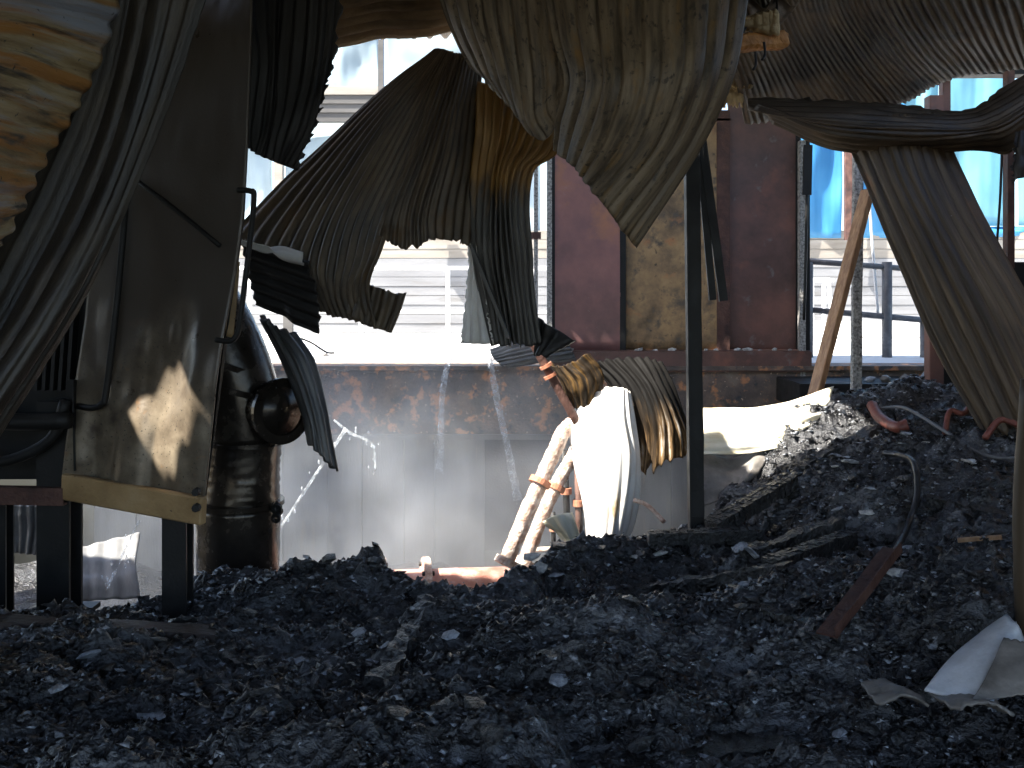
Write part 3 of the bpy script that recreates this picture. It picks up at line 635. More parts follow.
# ------------------------------------------------------------------ hanging and torn sheets
sheet('corrugated_sheet', [[(-60, -40, 2.5), (-60, 40, 2.5), (-60, 130, 2.5), (-60, 245, 2.5)],
                           [(30, -38, 2.8), (20, 55, 2.8), (10, 150, 2.75), (-25, 255, 2.65)],
                           [(132, -20, 3.2), (95, 80, 3.1), (50, 160, 3.0), (2, 245, 2.85)]], 12, M['ochre'],
      'ochre and rust streaked corrugated sheet at the top left corner', seed=11, amp=.12, dent=.006, rag=(0, .014), step=True, nv=40)
sheet('corrugated_sheet', [[(85, -60, 3.2), (135, -70, 3.34), (178, -70, 3.25), (226, -60, 3.3)],
                           [(62, 55, 3.2), (110, 70, 3.36), (146, 76, 3.25), (180, 78, 3.3)],
                           [(18, 155, 3.15), (66, 190, 3.32), (102, 205, 3.2), (128, 205, 3.25)],
                           [(-30, 255, 3.05), (12, 295, 3.22), (45, 315, 3.1), (66, 325, 3.2)],
                           [(-80, 360, 2.9), (-45, 395, 3.08), (-25, 420, 3.0), (-5, 438, 3.1)]], 6, M['strap'],
      'long dark grey ribbed sheet slanting down past the steel hopper', seed=12, prof='rib', per=12, amp=.1, dent=.005, ragu=(.6, .05), nv=60)
sheet('corrugated_sheet', [[(236, -60, 5.0), (280, -60, 5.25), (318, -60, 5.1), (348, -60, 5.2)],
                           [(240, 40, 5.0), (275, 45, 5.2), (312, 50, 5.1), (339, 45, 5.15)],
                           [(244, 110, 5.0), (272, 115, 5.15), (300, 118, 5.05), (323, 105, 5.1)],
                           [(247, 147, 5.0), (262, 156, 5.1), (280, 164, 5.05), (299, 171, 5.1)]], 9, M['black'],
      'black sooty sheet hanging between the hopper and the bright gap', seed=13, amp=.2, ragu=(0, .7), nv=60)
# the fan
sheet('corrugated_sheet', [[(434, 48, 6.1), (440, 49, 6.05), (446, 50, 6.0), (453, 51, 5.95)],
                           [(387, 84, 6.15), (402, 92, 6.0), (418, 97, 5.9), (436, 99, 5.85)],
                           [(329, 139, 6.25), (354, 152, 6.05), (382, 160, 5.88), (412, 165, 5.76)],
                           [(281, 183, 6.35), (316, 208, 6.1), (352, 218, 5.9), (392, 216, 5.72)],
                           [(239, 226, 6.4), (294, 258, 6.12), (340, 266, 5.92), (380, 252, 5.75)],
                           [(240, 229, 6.4), (304, 285, 6.12), (338, 294, 5.94), (369, 287, 5.82)],
                           [(241, 232, 6.4), (313, 307, 6.12), (345, 319, 5.96), (376, 330, 5.85)]], 15, M['fan'],
      'left half of the large fan-shaped dark corrugated sheet, ending in a torn tongue', seed=14, amp=.17, dent=.008, rag=(0, .008), nv=90)
sheet('corrugated_sheet', [[(448, 51, 5.97), (459, 53, 5.95), (470, 55, 5.95), (482, 58, 6.0)],
                           [(431, 99, 5.83), (446, 98, 5.86), (462, 98, 5.9), (480, 96, 6.05)],
                           [(406, 165, 5.74), (428, 160, 5.8), (452, 158, 5.86), (478, 150, 6.1)],
                           [(386, 214, 5.7), (412, 212, 5.78), (440, 208, 5.86), (474, 200, 6.1)],
                           [(379, 238, 5.72), (410, 251, 5.78), (438, 240, 5.88), (470, 247, 6.1)]], 11, M['fan'],
      'right half of the large fan-shaped dark corrugated sheet beside the pleated drape', seed=44, amp=.17, dent=.008, rag=(0, .03), nv=70)
sheet('corrugated_sheet', [[(356, 274, 5.9), (372, 282, 5.88), (388, 284, 5.86), (408, 288, 5.84)],
                           [(350, 298, 5.9), (366, 304, 5.88), (382, 308, 5.86), (400, 312, 5.84)],
                           [(346, 314, 5.9), (362, 322, 5.88), (376, 328, 5.86), (391, 333, 5.84)]], 4, M['fan'],
      'small square torn flap at the end of the fan-shaped sheet', seed=16, prof='trap', amp=.2, dent=.003, rag=(.12, 0), step=True, nv=24)
sheet('corrugated_sheet', [[(474, 80, 6.05), (505, 90, 5.9), (534, 108, 5.95), (562, 122, 6.05)],
                           [(475, 125, 6.05), (500, 134, 5.88), (526, 144, 5.92), (557, 153, 6.05)],
                           [(472, 165, 6.1), (492, 172, 5.9), (513, 171, 5.95), (534, 168, 6.05)],
                           [(470, 205, 6.12), (490, 210, 5.96), (508, 210, 5.96), (527, 205, 6.08)],
                           [(472, 260, 6.15), (492, 262, 5.98), (511, 262, 5.98), (530, 258, 6.1)],
                           [(482, 310, 6.15), (500, 312, 6.0), (518, 312, 6.0), (535, 308, 6.1)],
                           [(492, 345, 6.15), (507, 348, 6.0), (523, 348, 6.0), (542, 345, 6.1)]], 11, M['drape2'],
      'narrow pleated drape of sheet steel, rust orange at its top, hanging at the centre', seed=18, amp=.3, dent=.012, rag=(0, .02), nv=90)
sheet('corrugated_sheet', [[(468, 243, 6.3), (476, 245, 6.25), (486, 250, 6.2)], [(464, 295, 6.3), (475, 297, 6.25), (490, 300, 6.2)], [(461, 343, 6.3), (476, 344, 6.25), (499, 344, 6.2)]], 4, M['zinc'],
      'narrow pale ribbed strip hanging left of the drape', seed=19, prof='trap', amp=.2, dent=.008, ragu=(.3, .6), nv=30, dD=-.1)
tag(bar('bent_rod', W(471, 245, 5.95), W(509, 338, 5.9), .03, .02, M['drape']), 'thin bent edge rod slanting across the drape', 'rod')
# centre sheets
sheet('corrugated_sheet', [[(428, -50, 5.0), (470, -60, 4.9), (515, -60, 4.85), (560, -50, 4.8)],
                           [(446, 20, 5.05), (480, 20, 4.92), (522, 18, 4.85), (566, 25, 4.8)],
                           [(466, 62, 5.1), (492, 70, 4.95), (528, 72, 4.85), (570, 78, 4.8)],
                           [(480, 78, 5.1), (505, 98, 4.98), (532, 116, 4.88), (566, 90, 4.82)],
                           [(486, 84, 5.1), (512, 106, 4.98), (546, 140, 4.88), (566, 96, 4.82)]], 9, M['brown'],
      'brown burnt corrugated sheet hanging at top centre, left lobe with pointed tip', seed=20, prof='rib', per=12, amp=.085, dent=.01, rag=(0, .01), nv=60)
sheet('corrugated_sheet', [[(536, -60, 4.75), (610, -70, 4.6), (680, -70, 4.6), (752, -60, 4.8)],
                           [(550, 30, 4.7), (612, 25, 4.52), (680, 20, 4.5), (742, 20, 4.75)],
                           [(563, 82, 4.68), (615, 84, 4.45), (676, 82, 4.45), (730, 80, 4.7)],
                           [(558, 122, 4.78), (602, 136, 4.55), (652, 146, 4.52), (700, 146, 4.7)],
                           [(555, 152, 4.85), (580, 176, 4.68), (604, 208, 4.62), (634, 250, 4.72)]], 9, M['brown'],
      'large brown burnt corrugated sheet hanging at top centre, right of the pointed lobe', seed=21, prof='rib', per=12, amp=.085, dent=.008, rag=(0, .01), step=True, nv=70)
# folded sheet across the upper right, diagonal strap
sheet('corrugated_sheet', [[(748, 96, 7.3), (750, 104, 7.0), (760, 114, 7.0), (775, 126, 7.2)],
                           [(830, 98, 7.3), (830, 114, 6.8), (830, 136, 6.8), (832, 151, 7.1)],
                           [(905, 102, 7.3), (910, 120, 6.8), (915, 140, 6.8), (915, 155, 7.1)],
                           [(962, 106, 7.2), (965, 120, 6.8), (972, 138, 6.75), (975, 153, 7.0)],
                           [(1004, 84, 7.1), (1006, 105, 6.7), (1008, 130, 6.65), (1010, 156, 6.9)],
                           [(1050, 50, 7.0), (1052, 75, 6.6), (1050, 100, 6.6), (1045, 125, 6.8)]], 11, M['soot'],
      'dark folded sheet sagging horizontally across the upper right', seed=22, amp=.16, dent=.022, ragu=(.3, 0), nv=70)
sheet('corrugated_sheet', [[(836, 118, 7.1), (875, 116, 6.95), (910, 114, 6.95), (936, 112, 7.1)],
                           [(862, 178, 7.0), (896, 176, 6.85), (930, 174, 6.85), (962, 172, 7.0)],
                           [(892, 250, 6.85), (930, 246, 6.7), (965, 242, 6.7), (996, 238, 6.85)],
                           [(934, 346, 6.65), (974, 336, 6.5), (1010, 326, 6.5), (1036, 312, 6.65)],
                           [(990, 442, 6.4), (1020, 432, 6.25), (1050, 415, 6.25), (1080, 395, 6.4)]], 9, M['strap2'],
      'wide tarnished ribbed sheet slanting down to the right edge', seed=23, prof='rib', amp=.12, dent=.012, rag=(0, .02), nv=70)
sheet('torn_flap', [[(1012, 132, 6.4), (1024, 130, 6.35), (1040, 130, 6.4)], [(1010, 160, 6.4), (1024, 160, 6.35), (1040, 160, 6.4)], [(1012, 184, 6.4), (1022, 178, 6.35), (1040, 176, 6.4)]], 2, M['black'],
      'small black torn flap hanging at the right edge', seed=24, ragu=(.9, 0), nv=30)
# by the duct
sheet('corrugated_sheet', [[(240, 240, 5.95), (246, 262, 6.0), (250, 285, 6.05), (254, 306, 6.1)],
                           [(278, 252, 5.9), (282, 275, 5.95), (284, 298, 6.0), (286, 320, 6.05)],
                           [(310, 262, 5.85), (316, 288, 5.9), (320, 312, 5.95), (318, 336, 6.0)]], 6, M['black'],
      'black torn corrugated sheet under the left tip of the fan', seed=25, amp=.16, dent=.012, rag=(0, .05), nv=36)
sheet('folded_lip', [[(238, 237, 5.9), (240, 241, 5.82), (243, 246, 5.9)], [(268, 245, 5.85), (270, 250, 5.78), (272, 255, 5.85)], [(302, 256, 5.8), (303, 260, 5.74), (304, 265, 5.8)]], 2, M['zinc'],
      'folded metal lip, coloured pale as if sunlit, under the fan tip', seed=26, amp=.1, dent=.01, nv=24)  # pale zinc colour puts sunlight on the fold of the black sheet
sheet('corrugated_sheet', [[(258, 316, 6.25), (268, 322, 6.1), (280, 328, 6.1), (296, 334, 6.2)],
                           [(280, 360, 6.2), (290, 362, 6.05), (302, 364, 6.05), (314, 366, 6.2)],
                           [(300, 410, 6.15), (308, 412, 6.0), (318, 414, 6.02), (326, 416, 6.15)],
                           [(308, 440, 6.1), (316, 450, 5.98), (326, 462, 6.0), (336, 472, 6.1)]], 5, M['drape'],
      'narrow shiny ribbed sheet hanging beside the black duct', seed=27, prof='trap', amp=.18, dent=.006, nv=44)
# inside the pit
sheet('curled_sheet', [[(585, 395, 7.5), (604, 388, 7.35), (622, 388, 7.3), (630, 392, 7.35)],
                       [(570, 420, 7.35), (596, 418, 7.2), (622, 418, 7.15), (636, 425, 7.25)],
                       [(572, 455, 7.25), (600, 455, 7.08), (628, 458, 7.05), (640, 462, 7.2)],
                       [(584, 510, 7.2), (602, 512, 7.02), (622, 512, 7.0), (638, 508, 7.15)],
                       [(588, 562, 7.2), (600, 562, 7.05), (612, 562, 7.05), (622, 560, 7.2)]], 7, M['zinc'],
      'sunlit white curled corrugated sheet standing in the pit', seed=28, amp=.1, dent=.003, nv=60, dD=.35)
sheet('curled_sheet', [[(584, 362, 7.6), (610, 360, 7.5), (640, 358, 7.45), (662, 362, 7.5)],
                       [(608, 385, 7.5), (632, 384, 7.3), (658, 382, 7.25), (678, 392, 7.4)],
                       [(624, 425, 7.45), (648, 425, 7.2), (672, 422, 7.15), (690, 432, 7.35)],
                       [(634, 468, 7.4), (650, 476, 7.2), (674, 462, 7.15), (698, 452, 7.3)]], 9, M['scorch'],
      'scorched black and brown curled sheet behind the black post', seed=29, amp=.14, dent=.012, rag=(.03, .05), nv=50, dD=.4)
sheet('curled_sheet', [[(545, 362, 7.9), (556, 366, 7.75), (570, 362, 7.7), (588, 352, 7.7)],
                       [(560, 382, 7.85), (572, 385, 7.7), (586, 380, 7.65), (602, 372, 7.7)],
                       [(570, 408, 7.85), (578, 414, 7.75), (588, 412, 7.7), (600, 400, 7.75)]], 5, M['curl'],
      'small brown curled sheet at the top of the leaning rod', seed=30, amp=.14, dent=.012, rag=(.05, .08), nv=30)
sheet('curled_sheet', [[(490, 350, 11.0), (492, 356, 10.85), (498, 362, 10.8), (512, 366, 10.85)],
                       [(530, 338, 10.9), (532, 346, 10.75), (536, 355, 10.7), (544, 364, 10.8)],
                       [(562, 334, 10.9), (568, 342, 10.75), (572, 350, 10.7), (576, 360, 10.8)]], 7, M['drape'],
      'small shiny grey curled sheet at the foot of the drape', seed=31, amp=.25, dent=.02, nv=36)
sheet('curled_sheet', [[(533, 316, 6.12), (554, 328, 6.06), (576, 341, 6.1)], [(534, 336, 6.12), (548, 342, 6.06), (562, 348, 6.1)], [(534, 356, 6.12), (539, 356, 6.06), (546, 355, 6.1)]], 2, M['black'],
      'black triangular scrap at the foot of the drape', seed=32, nv=20)
sheet('curled_sheet', [[(700, 410, 7.5), (700, 424, 7.2), (700, 440, 7.05), (700, 455, 7.0)],
                       [(740, 408, 7.5), (740, 422, 7.2), (740, 438, 7.05), (740, 453, 7.0)],
                       [(790, 402, 7.55), (790, 418, 7.25), (786, 434, 7.1), (778, 448, 7.05)],
                       [(834, 386, 7.7), (826, 408, 7.45), (812, 425, 7.25), (790, 442, 7.15)]], 5, M['zincyellow'],
      'sunlit yellowish flat sheet lying on the slope right of the black post', seed=33, amp=.07, dent=.015, nv=40)
sheet('curled_sheet', [[(700, 452, 7.1), (690, 475, 6.9), (690, 510, 6.8)], [(740, 456, 7.15), (735, 478, 6.95), (720, 500, 6.85)], [(775, 448, 7.2), (765, 466, 7.0), (750, 478, 6.95)]], 3, M['greyplate'],
      'dull grey bent plate below the yellowish sheet', seed=34, amp=.03, dent=.02, nv=24)
sheet('curled_sheet', [[(545, 520, 7.3), (556, 514, 7.2), (572, 512, 7.2)], [(556, 540, 7.3), (566, 538, 7.2), (580, 536, 7.2)], [(566, 556, 7.3), (574, 556, 7.2), (586, 556, 7.2)]], 3, M['zincyellow'],
      'small creased pale sheet at the foot of the white curled sheet', seed=35, amp=.1, dent=.03, nv=24)
sheet('curled_sheet', [[(10, 505, 7.2), (28, 505, 7.15), (50, 506, 7.2)], [(8, 530, 7.2), (28, 530, 7.15), (48, 532, 7.2)], [(12, 552, 7.2), (26, 554, 7.15), (44, 556, 7.2)]], 5, M['drape'],
      'grey ribbed scrap seen under the hopper stand', seed=36, amp=.2, dent=.01, nv=24)
sheet('curled_sheet', [[(70, 548, 7.4), (100, 540, 7.5), (140, 530, 7.6)], [(72, 575, 7.2), (100, 570, 7.3), (136, 560, 7.4)], [(74, 600, 7.0), (100, 600, 7.1), (140, 600, 7.2)]], 4, M['greysheet'],
      'pale sheet standing in for haze behind the hopper legs', seed=37, amp=.05, dent=.03, nv=24)  # grey sheet stands in for the pale haze under the hopper

# ------------------------------------------------------------------ steel hopper on its stand
hop = empty('hopper', W(120, 600, 5.1)); tag(hop, 'tall dark steel hopper on legs with ochre bottom band', 'hopper')
def hopper_face():
    nu, nv = 60, 120
    ctl = [[(182, -34, 5.3), (254, -34, 4.95)], [(165, 40, 5.3), (252, 40, 4.95)], [(102, 205, 5.28), (244, 215, 4.93)], [(82, 360, 5.26), (224, 345, 4.92)], [(66, 478, 5.25), (204, 500, 4.9)]]
    C = np.array([[list(W(*p)) for p in r] for r in ctl]); u = np.linspace(0, 1, nu); t = np.linspace(0, 1, nv)
    Lf = cr_eval(C[:, 0], t); Rt = cr_eval(C[:, 1], t)
    P = Lf[:, None] * (1 - u)[None, :, None] + Rt[:, None] * u[None, :, None]
    UU, VV = np.meshgrid(u, t)
    d = .02 * sm((VV - .55) / .3) * fbm(UU * 4.5 + 2, VV * 5, 77, 3) + .002 * fbm(UU * 8, VV * 14, 78, 2)
    P[..., 1] -= d
    return P
HP = hopper_face()
front = link('front_panel', grid_mesh('front_panel', HP), M['steel'], hop)
front.modifiers.new('thickness', 'SOLIDIFY').thickness = .012
# body behind the face
def quad_prism(name, A, B, m, parent):
    bm = bmesh.new(); v = [bm.verts.new(p) for p in A] + [bm.verts.new(p) for p in B]; n = len(A)
    bm.faces.new(v[:n]); bm.faces.new(v[n:][::-1])
    for i in range(n): bm.faces.new((v[i], v[(i + 1) % n], v[n + (i + 1) % n], v[n + i]))
    return from_bm(name, bm, m, parent)
rim = [Vector(HP[i, 0]) for i in (0, 30, 60, 90, 119)] + [Vector(HP[i, -1]) for i in (119, 90, 60, 30, 0)]
quad_prism('body', [p + Vector((-.02 if i > 4 else .02, .09, 0)) for i, p in enumerate(rim)], [p + Vector((-.32, .6, 0)) for p in rim], M['dark'], hop)
tube('weld_seam', [W(136, 180, 5.17), W(180, 213, 5.04), W(220, 246, 4.95)], .012, M['dark'], hop, n=8, seg=6)
bar('bottom_band', W(64, 486, 5.2), W(204, 511, 4.85), .05, .135, M['band'], hop, .008)
for (x, y, D) in [(196, 492, 4.88), (196, 508, 4.86)]:
    bm = bmesh.new(); bmesh.ops.create_cone(bm, cap_ends=True, segments=8, radius1=.022, radius2=.018, depth=.03, matrix=Matrix.Translation(W(x, y, D - .05)) @ Matrix.Rotation(math.pi / 2, 4, 'X')); from_bm('bolt', bm, M['dark'], hop)
tube('handle_rod', [W(126, 190, 5.18), W(124, 225, 5.12), W(116, 310, 5.1), W(106, 392, 5.1), W(102, 404, 5.1), W(92, 408, 5.12), W(78, 406, 5.2)], .017, M['dark'], hop, n=40, seg=8)
tube('handle_rod', [W(238, 190, 4.93), W(250, 191, 4.9), W(254, 197, 4.9), (W(250, 240, 4.9)), W(240, 320, 4.88), W(236, 336, 4.88), W(229, 341, 4.88), W(216, 340, 4.9)], .014, M['dark'], hop, n=44, seg=8)
sheet('bracket_plate', [[(230, 262, 5.0), (240, 262, 5.02)], [(228, 300, 5.0), (237, 300, 5.02)], [(225, 336, 5.0), (233, 338, 5.02)]], 1, M['band'], parent=hop, amp=0, dent=.004, nv=16, thick=.01)
# legs
def leg(x0, x1, y0, y1, D, nm='leg', base=True):
    xm = (x0 + x1) / 2; wd = (x1 - x0) / FPX * D
    a = W(xm, y1, D); a.z = min(a.z, FH(a.x, a.y) + .02) - .05
    bar(nm, a, W(xm, y0, D), wd, wd, M['dark'], hop, prof='H', up=Vector((0, -1, 0)))
    if base: wbox('base_plate', (a.x - wd * .9, a.y - wd * .9, a.z + .05), (a.x + wd * .9, a.y + wd * .9, a.z + .075), M['dark'], hop)
leg(44, 76, 400, 612, 5.3); leg(166, 190, 515, 590, 5.1, base=False); leg(-8, 10, 500, 590, 5.4, base=False)
bar('side_beam', W(-60, 494, 5.2), W(66, 496, 5.2), .06, .09, M['redrust'], hop, prof='C', up=Vector((0, 0, 1)))
bar('brace', W(72, 470, 5.2), W(70, 380, 5.2), .06, .06, M['dark'], hop, prof='L')
# dark machine block behind the slanting sheet
mc = empty('machine_housing', W(20, 500, 5.3)); tag(mc, 'black burnt machine housing left of the hopper, under the slanting sheet', 'machine')
wb0, wb1 = W(-90, 480, 5.45), W(90, 190, 5.45)
wbox('housing', (wb0.x, 5.45, wb0.z), (wb1.x, 5.9, wb1.z), M['dark'], mc, .02)
for x in (44, 52, 60, 68, 76): bar('fin', W(x, 300, 5.38), W(x - 6, 390, 5.38), .018, .07, M['black'], mc)
tube('pipe_run', [W(-40, 418, 5.1), W(20, 422, 5.1), W(70, 420, 5.1)], .045, M['dark'], mc, n=10)
tube('pipe_run', [W(-40, 450, 5.15), W(0, 462, 5.15), W(50, 440, 5.15), W(66, 400, 5.15)], .03, M['dark'], mc, n=16)

# ------------------------------------------------------------------ the big black duct
du = empty('duct', W(238, 590, 6.3)); tag(du, 'fat shiny black duct with banded joints right of the hopper', 'duct')
DD = 6.35
def dpt(x, y, dd=0): return W(x, y, DD + dd)
tube('lower_pipe', [dpt(238, 640), dpt(238, 570), dpt(239, 503)], [.255, .255, .262], M['duct'], du, n=20, seg=40, rough=.015)
tube('middle_pipe', [dpt(239, 501), dpt(241, 470), dpt(243, 440)], [.258, .24, .245], M['duct'], du, n=20, seg=40, rough=.03, seed=4)
tube('elbow_pipe', [dpt(243, 441), dpt(241, 405), dpt(230, 365), dpt(212, 325), dpt(190, 290)], [.245, .25, .25, .25, .25], M['duct'], du, n=26, seg=40, rough=.015, seed=9)
ring('joint_band', dpt(239, 502), (0, 0, 1), .24, .283, .03, M['duct'], du, 40)
ring('joint_band', dpt(243, 441), (0, 0, 1), .23, .262, .02, M['duct'], du, 40)
ring('joint_band', dpt(235, 385), (.3, 0, 1), .235, .28, .035, M['duct'], du, 40)
ring('joint_band', dpt(226, 358), (.42, 0, 1), .235, .28, .035, M['duct'], du, 40)
cl = bar('clamp', dpt(272, 506, -.12), dpt(281, 514, -.14), .05, .05, M['dark'], du, .01)
for (x, y) in ((277, 508), (276, 518)):
    ring('clamp_ring', dpt(x, y, -.17), (0, 1, .3), .012, .03, .025, M['dark'], cl, 14)
tube('branch_pipe', [dpt(240, 404, .1), dpt(262, 408, -.05), dpt(280, 410, -.2)], .17, M['duct'], du, n=10, seg=32)
ring('branch_flange', dpt(282, 411, -.22), (.7, -.7, 0), .15, .205, .03, M['duct'], du, 32)

# ------------------------------------------------------------------ black post and hanging strips
po = empty('post', W(695, 515, 6.55)); po.location = W(697, 530, 6.3); tag(po, 'black charred steel post standing in front of the ochre panel', 'post')
bar('shaft', W(697, 540, 6.3), W(690, 8, 6.3), .085, .085, M['dark'], po, .004, rough=.006, cuts=20, up=Vector((0, -1, 0)))
bar('flange', W(690, 535, 6.27), W(684, 10, 6.27), .012, .09, M['dark'], po, up=Vector((0, -1, 0)))
st = empty('hanging_strip', W(712, 300, 6.4)); tag(st, 'pair of dark bent steel strips hanging beside the black post', 'steel strip')
bar('strip', W(698, 130, 6.4), W(713, 300, 6.38), .05, .03, M['dark'], st, prof='L', up=Vector((0, -1, 0)))
bar('strip', W(701, 130, 6.42), W(724, 301, 6.4), .06, .03, M['dark'], st, prof='L', up=Vector((0, -1, 0)))

# ------------------------------------------------------------------ pipes and rods in the pit
def ash_pipe(pts, col, r, label):
    t = empty('pipe', pts[-1]); tag(t, label, 'pipe')
    tube('pipe_body', pts, r, M['ashpipe'], t, n=40, seg=14, rough=.16, seed=pts[0].x * 9)
    M4, L = frame_between(pts[0], pts[-1]); d = (pts[-1] - pts[0]).normalized()
    ring('collar', col, d, r * .8, r * 1.45, .045, M['rustclamp'], t, 20)
    ring('collar', pts[-1], d, r * .8, r * 1.5, .05, M['ashpipe'], t, 20)
    return t
ash_pipe([W(571, 424, 7.75), W(562, 434, 7.65), W(556, 448, 7.6), W(532, 500, 7.5), W(506, 562, 7.4)], W(540, 482, 7.53), .058, 'left ash-crusted pipe leaning in the pit')
ash_pipe([W(582, 438, 7.9), W(573, 456, 7.85), W(552, 494, 7.75), W(524, 562, 7.65)], W(555.5, 487, 7.77), .054, 'right ash-crusted pipe leaning in the pit')
for (xa, ya, xb, yb, r, m, lab) in [(564, 450, 569, 552, .028, 'dark', 'thin upright dark pipe behind the leaning pipes'), (578, 470, 580, 552, .03, 'redrust', 'short upright rusty pipe behind the white curled sheet'), (553, 512, 554, 552, .02, 'dark', 'thin short dark pipe between the leaning pipes')]:
    t = empty('pipe', W(xb, yb, 8.1)); tag(t, lab, 'pipe')
    tube('pipe_body', [W(xa, ya, 8.1), W(xb, yb + 8, 8.1)], r, M[m], t, n=0, seg=12)
    ring('collar', W((xa * .6 + xb * .4), ya * .6 + yb * .4, 8.1), (0, 0, 1), r * .8, r * 1.7, .05, M['rustclamp'], t, 16)
tag(tube('cross_pipe', [W(534, 550, 8.0), W(566, 548, 8.0)], .02, M['ashpipe'], n=0, seg=10), 'thin pale cross pipe at the foot of the leaning pipes', 'pipe')
rd = empty('leaning_rod', W(577, 422, 7.65)); tag(rd, 'dark rust spotted rod leaning above the ash-crusted pipes', 'rod')
tube('shaft', [W(530, 338, 7.65), W(556, 385, 7.65), W(577, 422, 7.65)], .034, M['redrust'], rd, n=14, seg=10, rough=.1)
for x, y in ((546, 366), (550, 376)): ring('collar', W(x, y, 7.65), W(577, 422, 7.65) - W(536, 348, 7.65), .02, .052, .025, M['rustclamp'], rd, 14)
tag(tube('thin_hose', [W(634, 500, 6.9), W(645, 504, 6.85), W(655, 512, 6.8), W(664, 522, 6.75)], .016, M['ashpipe'], n=14, seg=8), 'thin pale hose curving out of the pit beside the black post', 'hose')

# red flanged pipes peeking over the rim
def flanged_pipe(a, b, r, label, fl):
    t = empty('flanged_pipe', a); tag(t, label, 'pipe')
    tube('pipe_body', [a, b], r, M['redpaint'], t, n=0, seg=24)
    for f in fl:
        c = a.lerp(b, f); d = (b - a).normalized(); fo = ring('flange', c, d, r * .8, r * 1.4, .05, M['ashpipe'], t, 24)
        for q in range(6):
            an = q * math.pi / 3; x = Vector((0, 0, 1)).cross(d).normalized(); y = d.cross(x)
            tube('bolt', [c + (x * math.cos(an) + y * math.sin(an)) * r * 1.2 - d * .045, c + (x * math.cos(an) + y * math.sin(an)) * r * 1.2 + d * .045], .018, M['dark'], fo, n=0, seg=6)
    return t
flanged_pipe(W(376, 601, 7.4), W(520, 596, 7.6), .22, 'red flanged pipe peeking over the debris rim left of the leaning pipes', (.04, .34))
flanged_pipe(W(285, 604, 7.3), W(335, 600, 7.5), .2, 'short red flanged pipe peeking over the rim beside the duct', (.35,))
rgl = random.Random(9)
for i in range(12):
    bm = bmesh.new(); p = on_floor(468 + i * 6.5, 570); p.z += .05
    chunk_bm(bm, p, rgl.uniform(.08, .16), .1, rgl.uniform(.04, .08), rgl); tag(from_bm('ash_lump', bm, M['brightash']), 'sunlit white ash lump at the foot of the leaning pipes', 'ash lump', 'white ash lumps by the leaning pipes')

# ------------------------------------------------------------------ ceiling fragments at upper right
tag(bar('scorched_block', W(724, 45, 6.0), W(786, 40, 6.1), .12, .1, M['orangewood'], None, .02, .012, 8), 'orange scorched timber block under the roof at upper right', 'timber')
for i, (x0, y0, x1, y1, D, lab) in enumerate([(722, 18, 778, 30, 5.9, 'tan insulation board scrap above the orange timber block'), (712, 56, 752, 88, 7.05, 'large tan insulation board scrap below the orange timber block'), (708, 76, 742, 108, 7.2, 'small tan insulation board scrap hanging above the ochre panel')]):
    rows = [[(x0 + (x1 - x0) * a / 3, y0 + (y1 - y0) * b / 2, D + .06 * b) for a in range(4)] for b in range(3)]
    sheet('insulation_scrap', rows, 6, M['insul'], lab, 'insulation', amp=.03, dent=.02, rag=(.2, .25), seed=70 + i, nv=14, thick=.03)
for i, (x, y) in enumerate([(730, 50), (745, 22), (764, 50), (776, 4), (720, 62), (755, 60)]):
    tag(tube('bent_nail', [W(x, y - 8, 5.95), W(x + 1, y + 4, 5.95), W(x - 2, y + 10, 5.93)], .008, M['dark'], n=8, seg=6), 'small dark nail poking from the ceiling scraps', 'nail', 'nails in the ceiling scraps')

# ------------------------------------------------------------------ water and spray
def stream(pts, r, label):
    t = empty('water_stream', pts[-1]); tag(t, label, 'water')
    tube('jet', pts, [q * .8 for q in r] if pts[0].y > 9 else [q * .42 for q in r], M['water'], t, n=60, seg=10, rough=.35, seed=pts[0].x)
    rg = random.Random(int(abs(pts[0].x) * 1000))
    for i in range(16):
        p = smooth_path(pts, 40)[rg.randrange(8, 40)] + Vector((rg.uniform(-.07, .07), rg.uniform(-.05, .05), rg.uniform(-.05, .05)))
        bm = bmesh.new(); bmesh.ops.create_icosphere(bm, subdivisions=1, radius=rg.uniform(.005, .011), matrix=Matrix.Translation(p) @ Matrix.Diagonal((1, 1, 2, 1)))
        from_bm('drop', bm, M['water'], t, True)
D = 10.7
stream([W(456, 352, D), W(449, 360, D), W(443, 390, D), W(441, 430, D), W(439, 472, D)], [.02, .035, .04, .04, .055], 'left stream of water falling off the sunlit ledge')
stream([W(484, 352, D), W(490, 362, D), W(497, 400, D), W(506, 440, D), W(518, 500, D)], [.02, .04, .045, .045, .06], 'right stream of water falling off the sunlit ledge')
stream([W(346, 428, 7.6), W(320, 468, 7.5), W(292, 510, 7.4), W(262, 556, 7.3)], [.035, .025, .022, .022], 'thin white jet of water slanting towards the black duct')
stream([W(334, 420, 7.7), W(352, 434, 7.7), W(372, 444, 7.7), (W(376, 470, 7.7))], [.02, .03, .02, .015], 'curved spray of water right of the shiny ribbed sheet')
stream([W(140, 520, 7.2), W(125, 550, 7.1), (W(106, 590, 7.0))], [.02, .02, .02], 'thin white jet of water behind the hopper legs')

